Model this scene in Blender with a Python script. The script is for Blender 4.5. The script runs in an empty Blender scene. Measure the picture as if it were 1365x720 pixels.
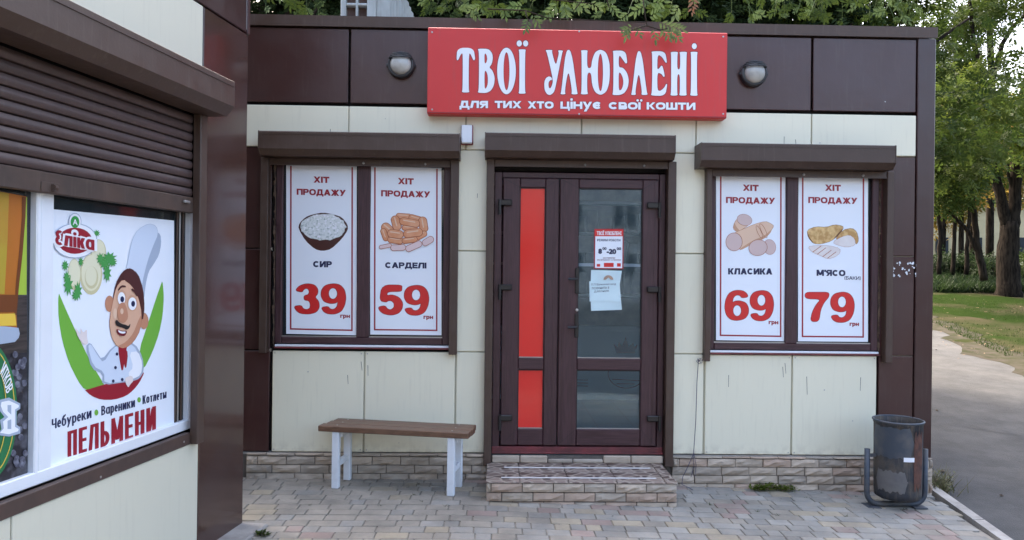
import bpy, bmesh, math, random
import numpy as np
from mathutils import Vector, Matrix
from mathutils.geometry import tessellate_polygon
random.seed(7); rng = np.random.default_rng(11)
S = bpy.context.scene; COL = S.collection
R = math.radians

# ------------------------------------------------------------------ camera
CAM_H, CAM_D, YAW, ROLL, FPX = 1.60, 5.60, R(1.28), .0118, 985.0
fw = Vector((math.sin(YAW), math.cos(YAW), 0)); r0 = Vector((math.cos(YAW), -math.sin(YAW), 0)); u0 = Vector((0, 0, 1))
rt = r0*math.cos(ROLL) + u0*math.sin(ROLL); up = -r0*math.sin(ROLL) + u0*math.cos(ROLL)
CP = Vector((0, -CAM_D, CAM_H))
cd = bpy.data.cameras.new('camera'); cd.sensor_width = 36; cd.lens = 36*FPX/1365; cd.clip_end = 600; cd.clip_start = .05
cam = bpy.data.objects.new('camera', cd); COL.objects.link(cam)
m3 = Matrix((rt, up, -fw)).transposed(); cam.matrix_world = Matrix.Translation(CP) @ m3.to_4x4()
S.camera = cam
# ------------------------------------------------------------------ world, sun, exposure
SUN_EL, SUN_AZ = R(46), R(-22)          # soft sun behind the shop
w = bpy.data.worlds.new('World'); S.world = w; w.use_nodes = True
nt = w.node_tree; bg = nt.nodes['Background']
sk = nt.nodes.new('ShaderNodeTexSky'); sk.sky_type = 'NISHITA'; sk.sun_disc = False
sk.sun_elevation = SUN_EL; sk.sun_rotation = SUN_AZ; sk.dust_density = 9.0; sk.air_density = 1.0; sk.ozone_density = 1.0
nt.links.new(sk.outputs[0], bg.inputs[0]); bg.inputs[1].default_value = .15
sl = bpy.data.lights.new('sun', 'SUN'); sl.energy = .55; sl.angle = R(14); sl.color = (1, .92, .78)
so = bpy.data.objects.new('sun', sl); COL.objects.link(so)
sd = Vector((math.sin(SUN_AZ)*math.cos(SUN_EL), math.cos(SUN_AZ)*math.cos(SUN_EL), math.sin(SUN_EL)))
so.rotation_euler = sd.to_track_quat('Z', 'Y').to_euler(); so.location = (0, 0, 20)
S.view_settings.view_transform = 'Standard'; S.view_settings.look = 'None'
S.view_settings.exposure = 2.9; S.view_settings.gamma = 1
S.cycles.max_bounces = 7; S.cycles.transparent_max_bounces = 12

# ------------------------------------------------------------------ survey helpers: photo point -> place
def ray(px, py): return fw*FPX + rt*(px-682.5) + up*(360-py)
def F(px, py, y=0.):
    d = ray(px, py); return CP + d*((y-CP.y)/d.y)
def gz(x, y):
    z = .018 - .026*min(max(0, x+.2), 6)
    if y > 1: z += .086*(min(y, 26)-1)
    return z
def G(px, py):
    d = ray(px, py); t = 0.002; last = CP
    for i in range(4000):
        p = CP + d*t
        if p.z < gz(p.x, p.y): return Vector((p.x, p.y, gz(p.x, p.y)))
        t += .00001*max(1, t*200)
    return p
LA = R(9.28)
LC = Vector((-1.53, -1.04, 0)); dT = Vector((-math.sin(LA), -math.cos(LA), 0)); dN = Vector((math.cos(LA), -math.sin(LA), 0))
LM = Matrix.Translation(LC) @ Matrix((dT, dN, u0)).transposed().to_4x4()
def L(px, py, off=0.):
    d = ray(px, py); t = ((LC - CP).dot(dN) + off)/d.dot(dN); return CP + d*t
def LT(px, py, off=0.):
    p = L(px, py, off) - LC; return p.dot(dT), p.z

# ------------------------------------------------------------------ materials
MATS = {}
def mat(name, col, rough=.6, metal=0, coat=0, noise=0, nscale=6, ncol=None, bump=0, bscale=30, stretch=(1, 1, 1),
        rnd=0, spec=.5, trans=0, emis=None, streak=0, detail=6, thr=(.4, .65), coatr=.1):
    m = bpy.data.materials.new(name); m.use_nodes = True; N = m.node_tree.nodes; K = m.node_tree.links.new
    b = N['Principled BSDF']; MATS[name] = m
    b.inputs['Roughness'].default_value = rough; b.inputs['Metallic'].default_value = metal
    b.inputs['Coat Weight'].default_value = coat; b.inputs['Coat Roughness'].default_value = coatr
    b.inputs['Specular IOR Level'].default_value = spec
    c4 = (*col, 1); tc = N.new('ShaderNodeTexCoord'); oi = N.new('ShaderNodeObjectInfo')
    mp = N.new('ShaderNodeMapping'); mp.inputs['Scale'].default_value = stretch
    ad = N.new('ShaderNodeVectorMath'); ad.operation = 'MULTIPLY_ADD'
    ad.inputs[1].default_value = (37, 19, 53)
    K(oi.outputs['Random'], ad.inputs[0]); K(tc.outputs['Object'], ad.inputs[2]); K(ad.outputs[0], mp.inputs['Vector'])
    rgb = N.new('ShaderNodeRGB'); rgb.outputs[0].default_value = c4; cur = rgb.outputs[0]
    if noise:
        n = N.new('ShaderNodeTexNoise'); n.inputs['Scale'].default_value = nscale; n.inputs['Detail'].default_value = detail
        K(mp.outputs[0], n.inputs['Vector'])
        mr = N.new('ShaderNodeMapRange'); mr.inputs[1].default_value = thr[0]; mr.inputs[2].default_value = thr[1]
        mr.inputs[4].default_value = noise; K(n.outputs[0], mr.inputs[0])
        mx = N.new('ShaderNodeMix'); mx.data_type = 'RGBA'; K(mr.outputs[0], mx.inputs[0]); K(cur, mx.inputs[6])
        nc = ncol or tuple(c*.55 for c in col); mx.inputs[7].default_value = (*nc, 1); cur = mx.outputs[2]
        ra = N.new('ShaderNodeMath'); ra.operation = 'MULTIPLY_ADD'; K(mr.outputs[0], ra.inputs[0])
        ra.inputs[1].default_value = .25; ra.inputs[2].default_value = rough; K(ra.outputs[0], b.inputs['Roughness'])
    if streak:
        n2 = N.new('ShaderNodeTexNoise'); n2.inputs['Scale'].default_value = 5; n2.inputs['Detail'].default_value = 8
        m2 = N.new('ShaderNodeMapping'); m2.inputs['Scale'].default_value = (9, 9, .7)
        K(ad.outputs[0], m2.inputs['Vector']); K(m2.outputs[0], n2.inputs['Vector'])
        r2 = N.new('ShaderNodeMapRange'); r2.inputs[1].default_value = .56; r2.inputs[2].default_value = .8
        r2.inputs[4].default_value = streak; K(n2.outputs[0], r2.inputs[0])
        mx2 = N.new('ShaderNodeMix'); mx2.data_type = 'RGBA'; K(r2.outputs[0], mx2.inputs[0]); K(cur, mx2.inputs[6])
        mx2.inputs[7].default_value = (.16, .13, .1, 1); cur = mx2.outputs[2]
    if rnd:
        h = N.new('ShaderNodeHueSaturation'); q = N.new('ShaderNodeMapRange'); q.inputs[3].default_value = 1-rnd; q.inputs[4].default_value = 1+rnd
        K(oi.outputs['Random'], q.inputs[0]); K(q.outputs[0], h.inputs['Value']); K(cur, h.inputs['Color']); cur = h.outputs[0]
    K(cur, b.inputs['Base Color'])
    if bump:
        n3 = N.new('ShaderNodeTexNoise'); n3.inputs['Scale'].default_value = bscale; n3.inputs['Detail'].default_value = 8
        K(mp.outputs[0], n3.inputs['Vector']); bp = N.new('ShaderNodeBump'); bp.inputs['Strength'].default_value = bump
        bp.inputs['Distance'].default_value = .01; K(n3.outputs[0], bp.inputs['Height']); K(bp.outputs[0], b.inputs['Normal'])
    if emis: b.inputs['Emission Color'].default_value = (*emis, 1); b.inputs['Emission Strength'].default_value = 1
    return m
BROWN = mat('brown_glossy_panel', (.046, .0155, .0145), .30, coat=.2, coatr=.16, spec=.5, noise=.5, nscale=3, ncol=(.054, .026, .022), bump=.8, bscale=2.5, streak=.12, rnd=.12)
COLUMN = mat('polished_brown_column', (.060, .028, .021), .16, coat=.45, coatr=.09, noise=.4, nscale=3, ncol=(.05, .03, .03), bump=.02, bscale=2)
TRIM = mat('brown_shutter_metal', (.058, .033, .023), .42, noise=.5, nscale=9, ncol=(.080, .052, .040), bump=.06, bscale=60, streak=.25, rnd=.1)
SLAT = mat('mauve_brown_slat', (.080, .052, .048), .40, noise=.5, nscale=7, ncol=(.058, .038, .034), streak=.3, stretch=(1, 1, 4), rnd=.08)
CREAM = mat('cream_panel_paint', (.76, .73, .57), .45, noise=.3, nscale=1.6, ncol=(.71, .68, .52), streak=.10, rnd=.03, bump=.03, bscale=3)
CREAML = mat('cream_panel_paint_splashed', (.76, .73, .57), .45, noise=.3, nscale=1.6, ncol=(.71, .68, .52), streak=.10, rnd=.03, bump=.03, bscale=3)
def splash(m, hgt=.09, amt=.3):
    N = m.node_tree.nodes; K = m.node_tree.links.new; b = N['Principled BSDF']; src = b.inputs['Base Color'].links[0].from_socket
    tc = N.new('ShaderNodeTexCoord'); sp = N.new('ShaderNodeSeparateXYZ'); K(tc.outputs['Object'], sp.inputs[0]); n = N.new('ShaderNodeTexNoise'); n.inputs['Scale'].default_value = 22; n.inputs['Detail'].default_value = 8; K(tc.outputs['Object'], n.inputs['Vector'])
    r = N.new('ShaderNodeMapRange'); r.inputs[1].default_value = 0; r.inputs[2].default_value = hgt; r.inputs[3].default_value = 1; r.inputs[4].default_value = 0; K(sp.outputs[2], r.inputs[0])
    q = N.new('ShaderNodeMapRange'); q.inputs[1].default_value = .42; q.inputs[2].default_value = .62; K(n.outputs[0], q.inputs[0])
    a = N.new('ShaderNodeMath'); a.operation = 'MULTIPLY'; K(r.outputs[0], a.inputs[0]); K(q.outputs[0], a.inputs[1]); c = N.new('ShaderNodeMath'); c.operation = 'MULTIPLY'; c.inputs[1].default_value = amt; K(a.outputs[0], c.inputs[0])
    x = N.new('ShaderNodeMix'); x.data_type = 'RGBA'; K(c.outputs[0], x.inputs[0]); K(src, x.inputs[6]); x.inputs[7].default_value = (.30, .26, .20, 1); K(x.outputs[2], b.inputs['Base Color'])
splash(CREAML)
CREAMG = mat('pale_grey_cream_paint', (.62, .60, .48), .42, noise=.3, nscale=1.6, ncol=(.57, .55, .44), streak=.10, rnd=.03)
UPVC = mat('dark_woodgrain_plastic', (.040, .015, .018), .42, noise=.8, nscale=14, ncol=(.076, .034, .038), stretch=(9, 9, .5), bump=.12, bscale=25)
UPVCH = mat('dark_woodgrain_plastic_rail', (.040, .015, .018), .42, noise=.8, nscale=14, ncol=(.076, .034, .038), stretch=(.5, 9, 9), bump=.12, bscale=25)
DARK = mat('dark_backing', (.02, .016, .015), .8)
STONE = mat('beige_split_stone', (.44, .365, .285), .85, noise=.8, nscale=9, ncol=(.35, .285, .22), bump=.7, bscale=14, rnd=.16, stretch=(1, 1, 2.2))
STONEG = mat('grey_split_stone', (.40, .345, .28), .85, noise=.8, nscale=8, ncol=(.30, .25, .20), bump=.7, bscale=14, rnd=.16, stretch=(1, 1, 2.2))
STONEP = mat('pinkish_split_stone', (.44, .33, .25), .85, noise=.8, nscale=9, ncol=(.35, .265, .205), bump=.7, bscale=14, rnd=.12, stretch=(1, 1, 2.2))
MORTAR = mat('grey_mortar', (.13, .115, .10), .95, noise=.5, nscale=20)
CONC = mat('concrete', (.34, .32, .29), .9, noise=.7, nscale=8, ncol=(.22, .2, .18), bump=.5, bscale=50)
PAV = [mat('grey_paver', (.245, .235, .21), .9, noise=.8, nscale=9, ncol=(.28, .255, .215), bump=.4, bscale=60, rnd=.17),
       mat('red_paver', (.275, .205, .175), .9, noise=.8, nscale=9, ncol=(.27, .23, .195), bump=.4, bscale=60, rnd=.12),
       mat('yellow_paver', (.32, .275, .20), .9, noise=.8, nscale=9, ncol=(.29, .255, .20), bump=.4, bscale=60, rnd=.1),
       mat('dusty_paver', (.275, .245, .20), .92, noise=.8, nscale=7, ncol=(.235, .215, .18), bump=.4, bscale=60, rnd=.09)]
def stain(m, lo=.78, hi=1.08, sc=1.3, tint=(1, .97, .92)):
    N = m.node_tree.nodes; K = m.node_tree.links.new; b = N['Principled BSDF']; src = b.inputs['Base Color'].links[0].from_socket
    ge = N.new('ShaderNodeNewGeometry'); n = N.new('ShaderNodeTexNoise'); n.inputs['Scale'].default_value = sc; n.inputs['Detail'].default_value = 11; n.inputs['Roughness'].default_value = .68; K(ge.outputs['Position'], n.inputs['Vector'])
    r = N.new('ShaderNodeMapRange'); r.inputs[1].default_value = .34; r.inputs[2].default_value = .62; r.inputs[3].default_value = lo; r.inputs[4].default_value = hi; K(n.outputs[0], r.inputs[0])
    v = N.new('ShaderNodeVectorMath'); v.operation = 'SCALE'; K(src, v.inputs[0]); K(r.outputs[0], v.inputs['Scale']); K(v.outputs[0], b.inputs['Base Color'])
for m_ in PAV: stain(m_, .72, 1.08, 2.2)
SAND = mat('joint_sand', (.26, .232, .19), .95, noise=.8, nscale=5, ncol=(.17, .155, .13), bump=.5, bscale=80)
ASPH = mat('worn_asphalt', (.070, .070, .070), .95, spec=.08, noise=.9, nscale=1.1, ncol=(.096, .094, .090), bump=.7, bscale=90, detail=12, thr=(.35, .7))
stain(ASPH, .80, 1.07, 3.5)
SOIL = mat('lawn_soil', (.016, .027, .007), .95, spec=.0, noise=1, nscale=.55, ncol=(.050, .042, .026), bump=.8, bscale=12, detail=9, thr=(.48, .66))
FARG = mat('far_ground', (.10, .12, .05), .95, spec=0, noise=1, nscale=.3, ncol=(.16, .14, .09))
WPAINT = mat('flaking_white_paint', (.70, .74, .78), .5, noise=.35, nscale=14, ncol=(.5, .5, .5), thr=(.55, .75))
WPVC = mat('white_plastic_frame', (.76, .79, .83), .3, noise=.2, nscale=6, ncol=(.6, .62, .65))
WOOD = mat('varnished_brown_wood', (.115, .058, .032), .45, noise=.8, nscale=5, ncol=(.19, .10, .058), stretch=(1, 14, 14), bump=.25, bscale=20, coat=.15)
WOODE = mat('orange_brown_wood', (.17, .075, .035), .5, noise=.6, nscale=12, ncol=(.09, .045, .025), bump=.2)
REDS = mat('red_sign_sheet', (.60, .028, .026), .42, noise=.4, nscale=1.3, ncol=(.60, .055, .05), streak=.16)
REDF = mat('bright_red_film', (.74, .022, .018), .12, noise=.2, nscale=2, ncol=(.6, .02, .02), coat=.3)
THRESH = mat('worn_red_threshold', (.20, .035, .04), .5, noise=.9, nscale=9, ncol=(.10, .03, .03), bump=.3, thr=(.35, .6))
POSTER = mat('white_poster_film', (.80, .85, .92), .28, noise=.12, nscale=1.5, ncol=(.75, .81, .89), coat=.15)
def ink(n, c, rough=.35): return mat(n, c, rough)
PRED = ink('print_red', (.62, .022, .022)); PRDK = ink('print_dark_red', (.30, .01, .025)); PNAVY = ink('print_navy', (.012, .018, .07))
PWHITE = ink('print_white', (.82, .84, .88)); PMAR = ink('print_maroon', (.16, .008, .02)); PGRN = ink('print_green', (.16, .42, .05))
PDGRN = ink('print_dark_green', (.02, .16, .06)); PSKIN = ink('print_skin', (.66, .40, .27)); PSKD = ink('print_skin_shade', (.5, .235, .14))
PHAIR = ink('print_brown_hair', (.07, .018, .018)); PLB = ink('print_pale_blue', (.60, .68, .80)); PLB2 = ink('print_mid_blue_grey', (.36, .43, .54))
PBLK = ink('print_black', (.012, .012, .014)); PDOUGH = ink('print_dough', (.72, .70, .50)); PDOUGH2 = ink('print_dough_shade', (.58, .54, .32))
PSAUS = mat('print_sausage', (.64, .27, .13), .35, noise=.6, nscale=22, ncol=(.74, .40, .24)); PSAUD = ink('print_sausage_edge', (.36, .10, .045)); PPINK = ink('print_pale_pink', (.72, .56, .56))
PHAM = ink('print_ham_beige', (.72, .50, .36)); PHAMS = ink('print_ham_slice', (.60, .46, .44)); PSMOK = mat('print_smoked_meat', (.48, .27, .09), .4, noise=1, nscale=28, ncol=(.72, .50, .22))
PSMOD = ink('print_smoked_edge', (.16, .06, .02)); PFAT = mat('print_white_fat', (.74, .70, .68), .4, noise=.4, nscale=20, ncol=(.6, .5, .48))
PCURD = mat('print_curd', (.70, .74, .74), .4, noise=1, nscale=60, ncol=(.30, .38, .38), thr=(.52, .66)); PBOWL = mat('print_brown_bowl', (.07, .022, .018), .3, noise=.5, nscale=12, ncol=(.03, .014, .016))
PBEER = mat('print_beer', (.42, .14, .015), .35, noise=.6, nscale=3, ncol=(.50, .13, .01)); PBEERD = ink('print_dark_beer', (.16, .045, .01)); PLIME = ink('print_lime', (.36, .50, .05))
PYEL = ink('print_yellow', (.75, .50, .06)); PGRAPE = mat('print_grape_dark', (.02, .018, .024), .4, noise=1, nscale=18, ncol=(.10, .10, .12), thr=(.5, .7)); PPLANK = mat('print_dark_planks', (.05, .035, .03), .5, noise=1, nscale=9, ncol=(.02, .014, .012), stretch=(1, 1, 8))
BLACK = mat('black_plastic', (.012, .012, .013), .35); RUBBER = mat('black_gasket', (.012, .011, .012), .6)
FOAM = mat('aged_foam', (.13, .085, .055), .95, noise=.8, nscale=25, ncol=(.04, .03, .025), bump=1, bscale=40)
STEEL = mat('worn_steel', (.42, .41, .40), .4, metal=.8)
BINM = mat('worn_blue_grey_steel', (.028, .032, .040), .6, metal=.1, noise=.95, nscale=8, ncol=(.09, .075, .06), bump=.6, bscale=35, stretch=(1, 1, .8), streak=.8, thr=(.45, .62))
BINF = mat('blue_grey_tube_paint', (.045, .058, .078), .5, noise=.6, nscale=10, ncol=(.14, .13, .12), metal=.2)
RUST = mat('rusty_patch', (.11, .045, .03), .8, noise=.8, nscale=14, ncol=(.045, .03, .028), bump=.5)
BAG = mat('grey_crumpled_bag', (.125, .122, .118), .5, noise=.9, nscale=9, ncol=(.1, .095, .1), bump=1, bscale=9)
LENS = mat('frosted_lamp_glass', (.50, .50, .47), .25, noise=.7, nscale=9, ncol=(.28, .27, .24), coat=.4)
LAMPB = mat('grey_black_lamp_body', (.018, .019, .022), .45, noise=.5, nscale=12, ncol=(.08, .08, .08))
PAPER = mat('pale_blue_paper', (.62, .78, .82), .7, noise=.25, nscale=5); SHEL = mat('shelf_goods', (.10, .10, .11), .7, noise=1, nscale=7, ncol=(.22, .2, .19))
FLOORT = mat('teal_floor_tile', (.14, .20, .23), .25); COUNTER = mat('pale_counter_front', (.80, .84, .86), .35)
ROOMW = mat('room_wall', (.75, .77, .78), .8); CABLE = mat('violet_grey_cable', (.07, .06, .10), .6)
GALV = mat('pale_grey_housing', (.42, .45, .43), .6, noise=.6, nscale=6, ncol=(.3, .3, .28), streak=.4); GRILL = mat('brown_grille_fill', (.12, .07, .055), .8, noise=.6, nscale=15)
BARK = mat('brown_grey_bark', (.06, .048, .036), .95, spec=.1, noise=.9, nscale=9, ncol=(.035, .028, .022), stretch=(3, 3, .5), bump=1, bscale=14)
BARKD = mat('dark_bark', (.030, .023, .017), .95, spec=.05, noise=.9, nscale=8, ncol=(.006, .005, .004), stretch=(3, 3, .5), bump=1, bscale=12)
ROOMD = mat('dull_window_frame', (.20, .21, .22), .6); APT = mat('grey_apartment_wall', (.13, .135, .145), .85, noise=.5, nscale=.6, ncol=(.10, .10, .11)); APTW = mat('apartment_glass', (.03, .04, .05), .1); FARB = mat('sunlit_cream_far_wall', (.66, .54, .32), .8, noise=.3, nscale=2)  # FARB: cream wall, with the yellow of sunlight mixed into its colour
FENCE = mat('dark_fence_iron', (.025, .03, .025), .6)
def glass_mat(name, tint, base=.06):
    m = bpy.data.materials.new(name); m.use_nodes = True; N = m.node_tree.nodes; K = m.node_tree.links.new
    N.remove(N['Principled BSDF']); o = N['Material Output']
    t = N.new('ShaderNodeBsdfTransparent'); t.inputs[0].default_value = (*tint, 1)
    g = N.new('ShaderNodeBsdfGlossy'); g.inputs['Roughness'].default_value = .045; g.inputs[0].default_value = (.55, .74, .95, 1)
    f = N.new('ShaderNodeFresnel'); f.inputs[0].default_value = 1.5
    a = N.new('ShaderNodeMath'); a.operation = 'MULTIPLY_ADD'; a.inputs[1].default_value = 1.15; a.inputs[2].default_value = base; a.use_clamp = True
    x = N.new('ShaderNodeMixShader'); K(f.outputs[0], a.inputs[0]); K(a.outputs[0], x.inputs[0]); K(t.outputs[0], x.inputs[1]); K(g.outputs[0], x.inputs[2]); K(x.outputs[0], o.inputs[0])
    return m
GLASS = glass_mat('window_glass', (.80, .90, .95), .035)
PANE = mat('dark_window_pane', (.02, .026, .03), .05, coat=.5)
def leaf_mat(name, c1, c2, trans=.35):
    m = bpy.data.materials.new(name); m.use_nodes = True; N = m.node_tree.nodes; K = m.node_tree.links.new
    b = N['Principled BSDF']; b.inputs['Roughness'].default_value = .5; b.inputs['Specular IOR Level'].default_value = .12; b.inputs['Roughness'].default_value = .7
    tc = N.new('ShaderNodeTexCoord'); n = N.new('ShaderNodeTexNoise'); n.inputs['Scale'].default_value = 1.1; n.inputs['Detail'].default_value = 10; n.inputs['Roughness'].default_value = .75
    r = N.new('ShaderNodeMapRange'); r.inputs[1].default_value = .38; r.inputs[2].default_value = .62
    x = N.new('ShaderNodeMix'); x.data_type = 'RGBA'; x.inputs[6].default_value = (*c1, 1); x.inputs[7].default_value = (*c2, 1)
    K(tc.outputs['Object'], n.inputs[0]); K(n.outputs[0], r.inputs[0]); K(r.outputs[0], x.inputs[0]); K(x.outputs[2], b.inputs['Base Color'])
    t = N.new('ShaderNodeBsdfTranslucent'); K(x.outputs[2], t.inputs[0])
    mx = N.new('ShaderNodeMixShader'); mx.inputs[0].default_value = trans; K(b.outputs[0], mx.inputs[1]); K(t.outputs[0], mx.inputs[2]); K(mx.outputs[0], N['Material Output'].inputs[0])
    return m
LEAFD = leaf_mat('dark_green_leaf', (.013, .025, .009), (.032, .052, .018)); LEAFM = leaf_mat('mid_green_leaf', (.026, .050, .010), (.080, .108, .022), .32)
LEAFL = leaf_mat('light_green_leaf', (.060, .098, .014), (.155, .180, .030), .4); LEAFY = leaf_mat('sunlit_gold_leaf', (.20, .16, .03), (.40, .24, .06), .5)  # LEAFY: golden sunlight on the foliage is put into the leaf colour
LEAFT = leaf_mat('grey_green_twig_leaf', (.055, .095, .035), (.13, .17, .07), .35); GRASS = leaf_mat('grass_blade', (.020, .043, .008), (.048, .066, .018), .3)
LEAFB = leaf_mat('dry_brown_leaf', (.16, .08, .045), (.24, .13, .08), .2)

# ------------------------------------------------------------------ mesh helpers
WO = {}
class MB:
    def __init__(s): s.v = []; s.f = []
    def add(s, vs, fs):
        n = len(s.v); s.v += [tuple(v) for v in vs]; s.f += [tuple(i+n for i in f) for f in fs]; return s
    def box(s, x0, x1, y0, y1, z0, z1, b=0, M=None, shear=None):
        if x0 > x1: x0, x1 = x1, x0
        if y0 > y1: y0, y1 = y1, y0
        if z0 > z1: z0, z1 = z1, z0
        lo = (x0, y0, z0); hi = (x1, y1, z1)
        if b <= 0:
            vs = [Vector((hi[0] if i & 1 else lo[0], hi[1] if i & 2 else lo[1], hi[2] if i & 4 else lo[2])) for i in range(8)]
            fs = [(0, 2, 3, 1), (4, 5, 7, 6), (0, 1, 5, 4), (2, 6, 7, 3), (0, 4, 6, 2), (1, 3, 7, 5)]
        else:
            b = min(b, (x1-x0)*.45, (y1-y0)*.45, (z1-z0)*.45); vs = []; fs = []
            for i in range(8):
                for a in range(3):
                    p = []
                    for k in range(3):
                        sgn = (i >> k) & 1; q = hi[k] if sgn else lo[k]
                        if k != a: q += -b if sgn else b
                        p.append(q)
                    vs.append(Vector(p))
            for a in range(3):
                o1, o2 = [(1, 2), (0, 2), (0, 1)][a]
                for sg in (0, 1):
                    c = [(sg << a) | (i << o1) | (j << o2) for i, j in ((0, 0), (1, 0), (1, 1), (0, 1))]
                    fs.append(tuple(k*3+a for k in c))
                for i in (0, 1):
                    for j in (0, 1):
                        c0 = (i << o1) | (j << o2); c1 = c0 | (1 << a)
                        fs.append((c0*3+o1, c1*3+o1, c1*3+o2, c0*3+o2))
            for i in range(8): fs.append((i*3, i*3+1, i*3+2))
        if M is not None: vs = [M @ v for v in vs]
        return s.add(vs, fs)
    def tube(s, pts, rad, seg=8, cap=True, jit=0):
        pts = [Vector(p) for p in pts]; n = len(pts)
        if not hasattr(rad, '__len__'): rad = [rad]*n
        ref = Vector((.37, .61, .7)).normalized(); vs = []; fs = []
        for i, p in enumerate(pts):
            d = (pts[min(i+1, n-1)] - pts[max(i-1, 0)]).normalized()
            a = d.cross(ref).normalized(); b = d.cross(a)
            for k in range(seg):
                an = 2*math.pi*k/seg; r = rad[i]*(1+random.uniform(-jit, jit)); vs.append(p + (a*math.cos(an)+b*math.sin(an))*r)
        for i in range(n-1):
            for k in range(seg):
                fs.append((i*seg+k, i*seg+(k+1) % seg, (i+1)*seg+(k+1) % seg, (i+1)*seg+k))
        if cap: fs += [tuple(range(seg))[::-1], tuple((n-1)*seg+k for k in range(seg))]
        return s.add(vs, fs)
    def prism(s, prof, x0, x1, M=None):      # profile in (y,z), extruded along x
        n = len(prof); vs = [Vector((x, y, z)) for x in (x0, x1) for y, z in prof]
        if M is not None: vs = [M @ v for v in vs]
        fs = [(i, (i+1) % n, n+(i+1) % n, n+i) for i in range(n)] + [tuple(range(n))[::-1], tuple(range(n, 2*n))]
        return s.add(vs, fs)
    def lathe(s, c, prof, seg=24, axis='z', cap=False):
        c = Vector(c); vs = []; fs = []; n = len(prof)
        for r, h in prof:
            for k in range(seg):
                a = 2*math.pi*k/seg
                vs.append(c + (Vector((r*math.cos(a), r*math.sin(a), h)) if axis == 'z' else Vector((r*math.cos(a), h, r*math.sin(a)))))
        for i in range(n-1):
            for k in range(seg): fs.append((i*seg+k, i*seg+(k+1) % seg, (i+1)*seg+(k+1) % seg, (i+1)*seg+k))
        if cap: fs += [tuple(range(seg)), tuple((n-1)*seg+k for k in range(seg))]
        return s.add(vs, fs)
def link(name, data, origin, parent):
    o = bpy.data.objects.new(name, data); COL.objects.link(o); WO[o.name] = Vector(origin)
    if parent is not None:
        o.parent = parent; o.location = Vector(origin) - WO[parent.name]
    else: o.location = origin
    return o
def obj(name, mb, m, parent=None, smooth=False, recalc=True, origin=None):
    vs = np.array(mb.v, dtype=float)
    if origin is None:
        lo = vs.min(0); hi = vs.max(0); origin = Vector(((lo[0]+hi[0])/2, (lo[1]+hi[1])/2, lo[2]))
    me = bpy.data.meshes.new(name); me.from_pydata((vs - np.array(origin)).tolist(), [], mb.f)
    if recalc:
        b = bmesh.new(); b.from_mesh(me); bmesh.ops.recalc_face_normals(b, faces=b.faces); b.to_mesh(me); b.free()
    if smooth: me.polygons.foreach_set('use_smooth', [True]*len(me.polygons))
    me.materials.append(m); return link(name, me, origin, parent)
def thing(name, label, cat, loc, group=None):
    o = link(name, None, loc, None); o['label'] = label; o['category'] = cat
    if group: o['group'] = group
    return o
def tag(o, label, cat, group=None):
    o['label'] = label; o['category'] = cat
    if group: o['group'] = group
    return o
def struct(o, kind='structure'): o['kind'] = kind; return o
def smooth_loop(p, n=1):
    for _ in range(n):
        q = []
        for i in range(len(p)):
            a, b = p[i], p[(i+1) % len(p)]
            q += [(a[0]*.78+b[0]*.22, a[1]*.78+b[1]*.22), (a[0]*.22+b[0]*.78, a[1]*.22+b[1]*.78)]
        p = q
    return p
def ell(cx, cy, rx, ry, n=24, a0=0, a1=360, rot=0):
    o = []; full = abs(a1-a0) >= 360
    for i in range(n):
        a = R(a0 + (a1-a0)*i/(n if full else n-1)); x, y = rx*math.cos(a), ry*math.sin(a)
        o.append((cx+x*math.cos(rot)-y*math.sin(rot), cy+x*math.sin(rot)+y*math.cos(rot)))
    return o
def fill(mb, loops, mp, off):
    pl = [[Vector((x, y, 0)) for x, y in l] for l in loops]; tr = tessellate_polygon(pl)
    vs = [mp(x, y, off) for l in loops for x, y in l]
    return mb.add(vs, [tuple(t) for t in tr])
def FP(x, y, off): return F(x, y, off)
def FQ(base): return lambda x, y, off: F(x, y, base-off)
def LQ(base): return lambda x, y, off: L(x, y, base+off)
def shp(name, polys, mp, off, m, parent, sm=1, edge=None, ew=.4):
    """flat print: polys = list of loops or [outer, hole...] lists"""
    for i, p in enumerate(polys):
        loops = p if isinstance(p[0], list) else [p]; mb = MB()
        if edge:
            eb = MB(); fill(eb, [grow(smooth_loop(loops[0], sm), ew)], mp, off + i*.00012 - .00006); obj(name+'_edge', eb, edge, parent, recalc=False)
        fill(mb, [smooth_loop(l, sm) for l in loops], mp, off + i*.00012); o = obj(name, mb, m, parent, recalc=False)
    return o
_tc = {}
def text_mesh(t):
    if t not in _tc:
        c = bpy.data.curves.new('lettering', 'FONT'); c.body = t; c.size = 1; c.resolution_u = 4
        o = bpy.data.objects.new('lettering', c); COL.objects.link(o); me = o.to_mesh()
        vs = [(v.co.x, v.co.y) for v in me.vertices]; fs = [tuple(p.vertices) for p in me.polygons]
        o.to_mesh_clear(); bpy.data.objects.remove(o); bpy.data.curves.remove(c)
        _tc[t] = (vs, fs)
    return _tc[t]
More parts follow.
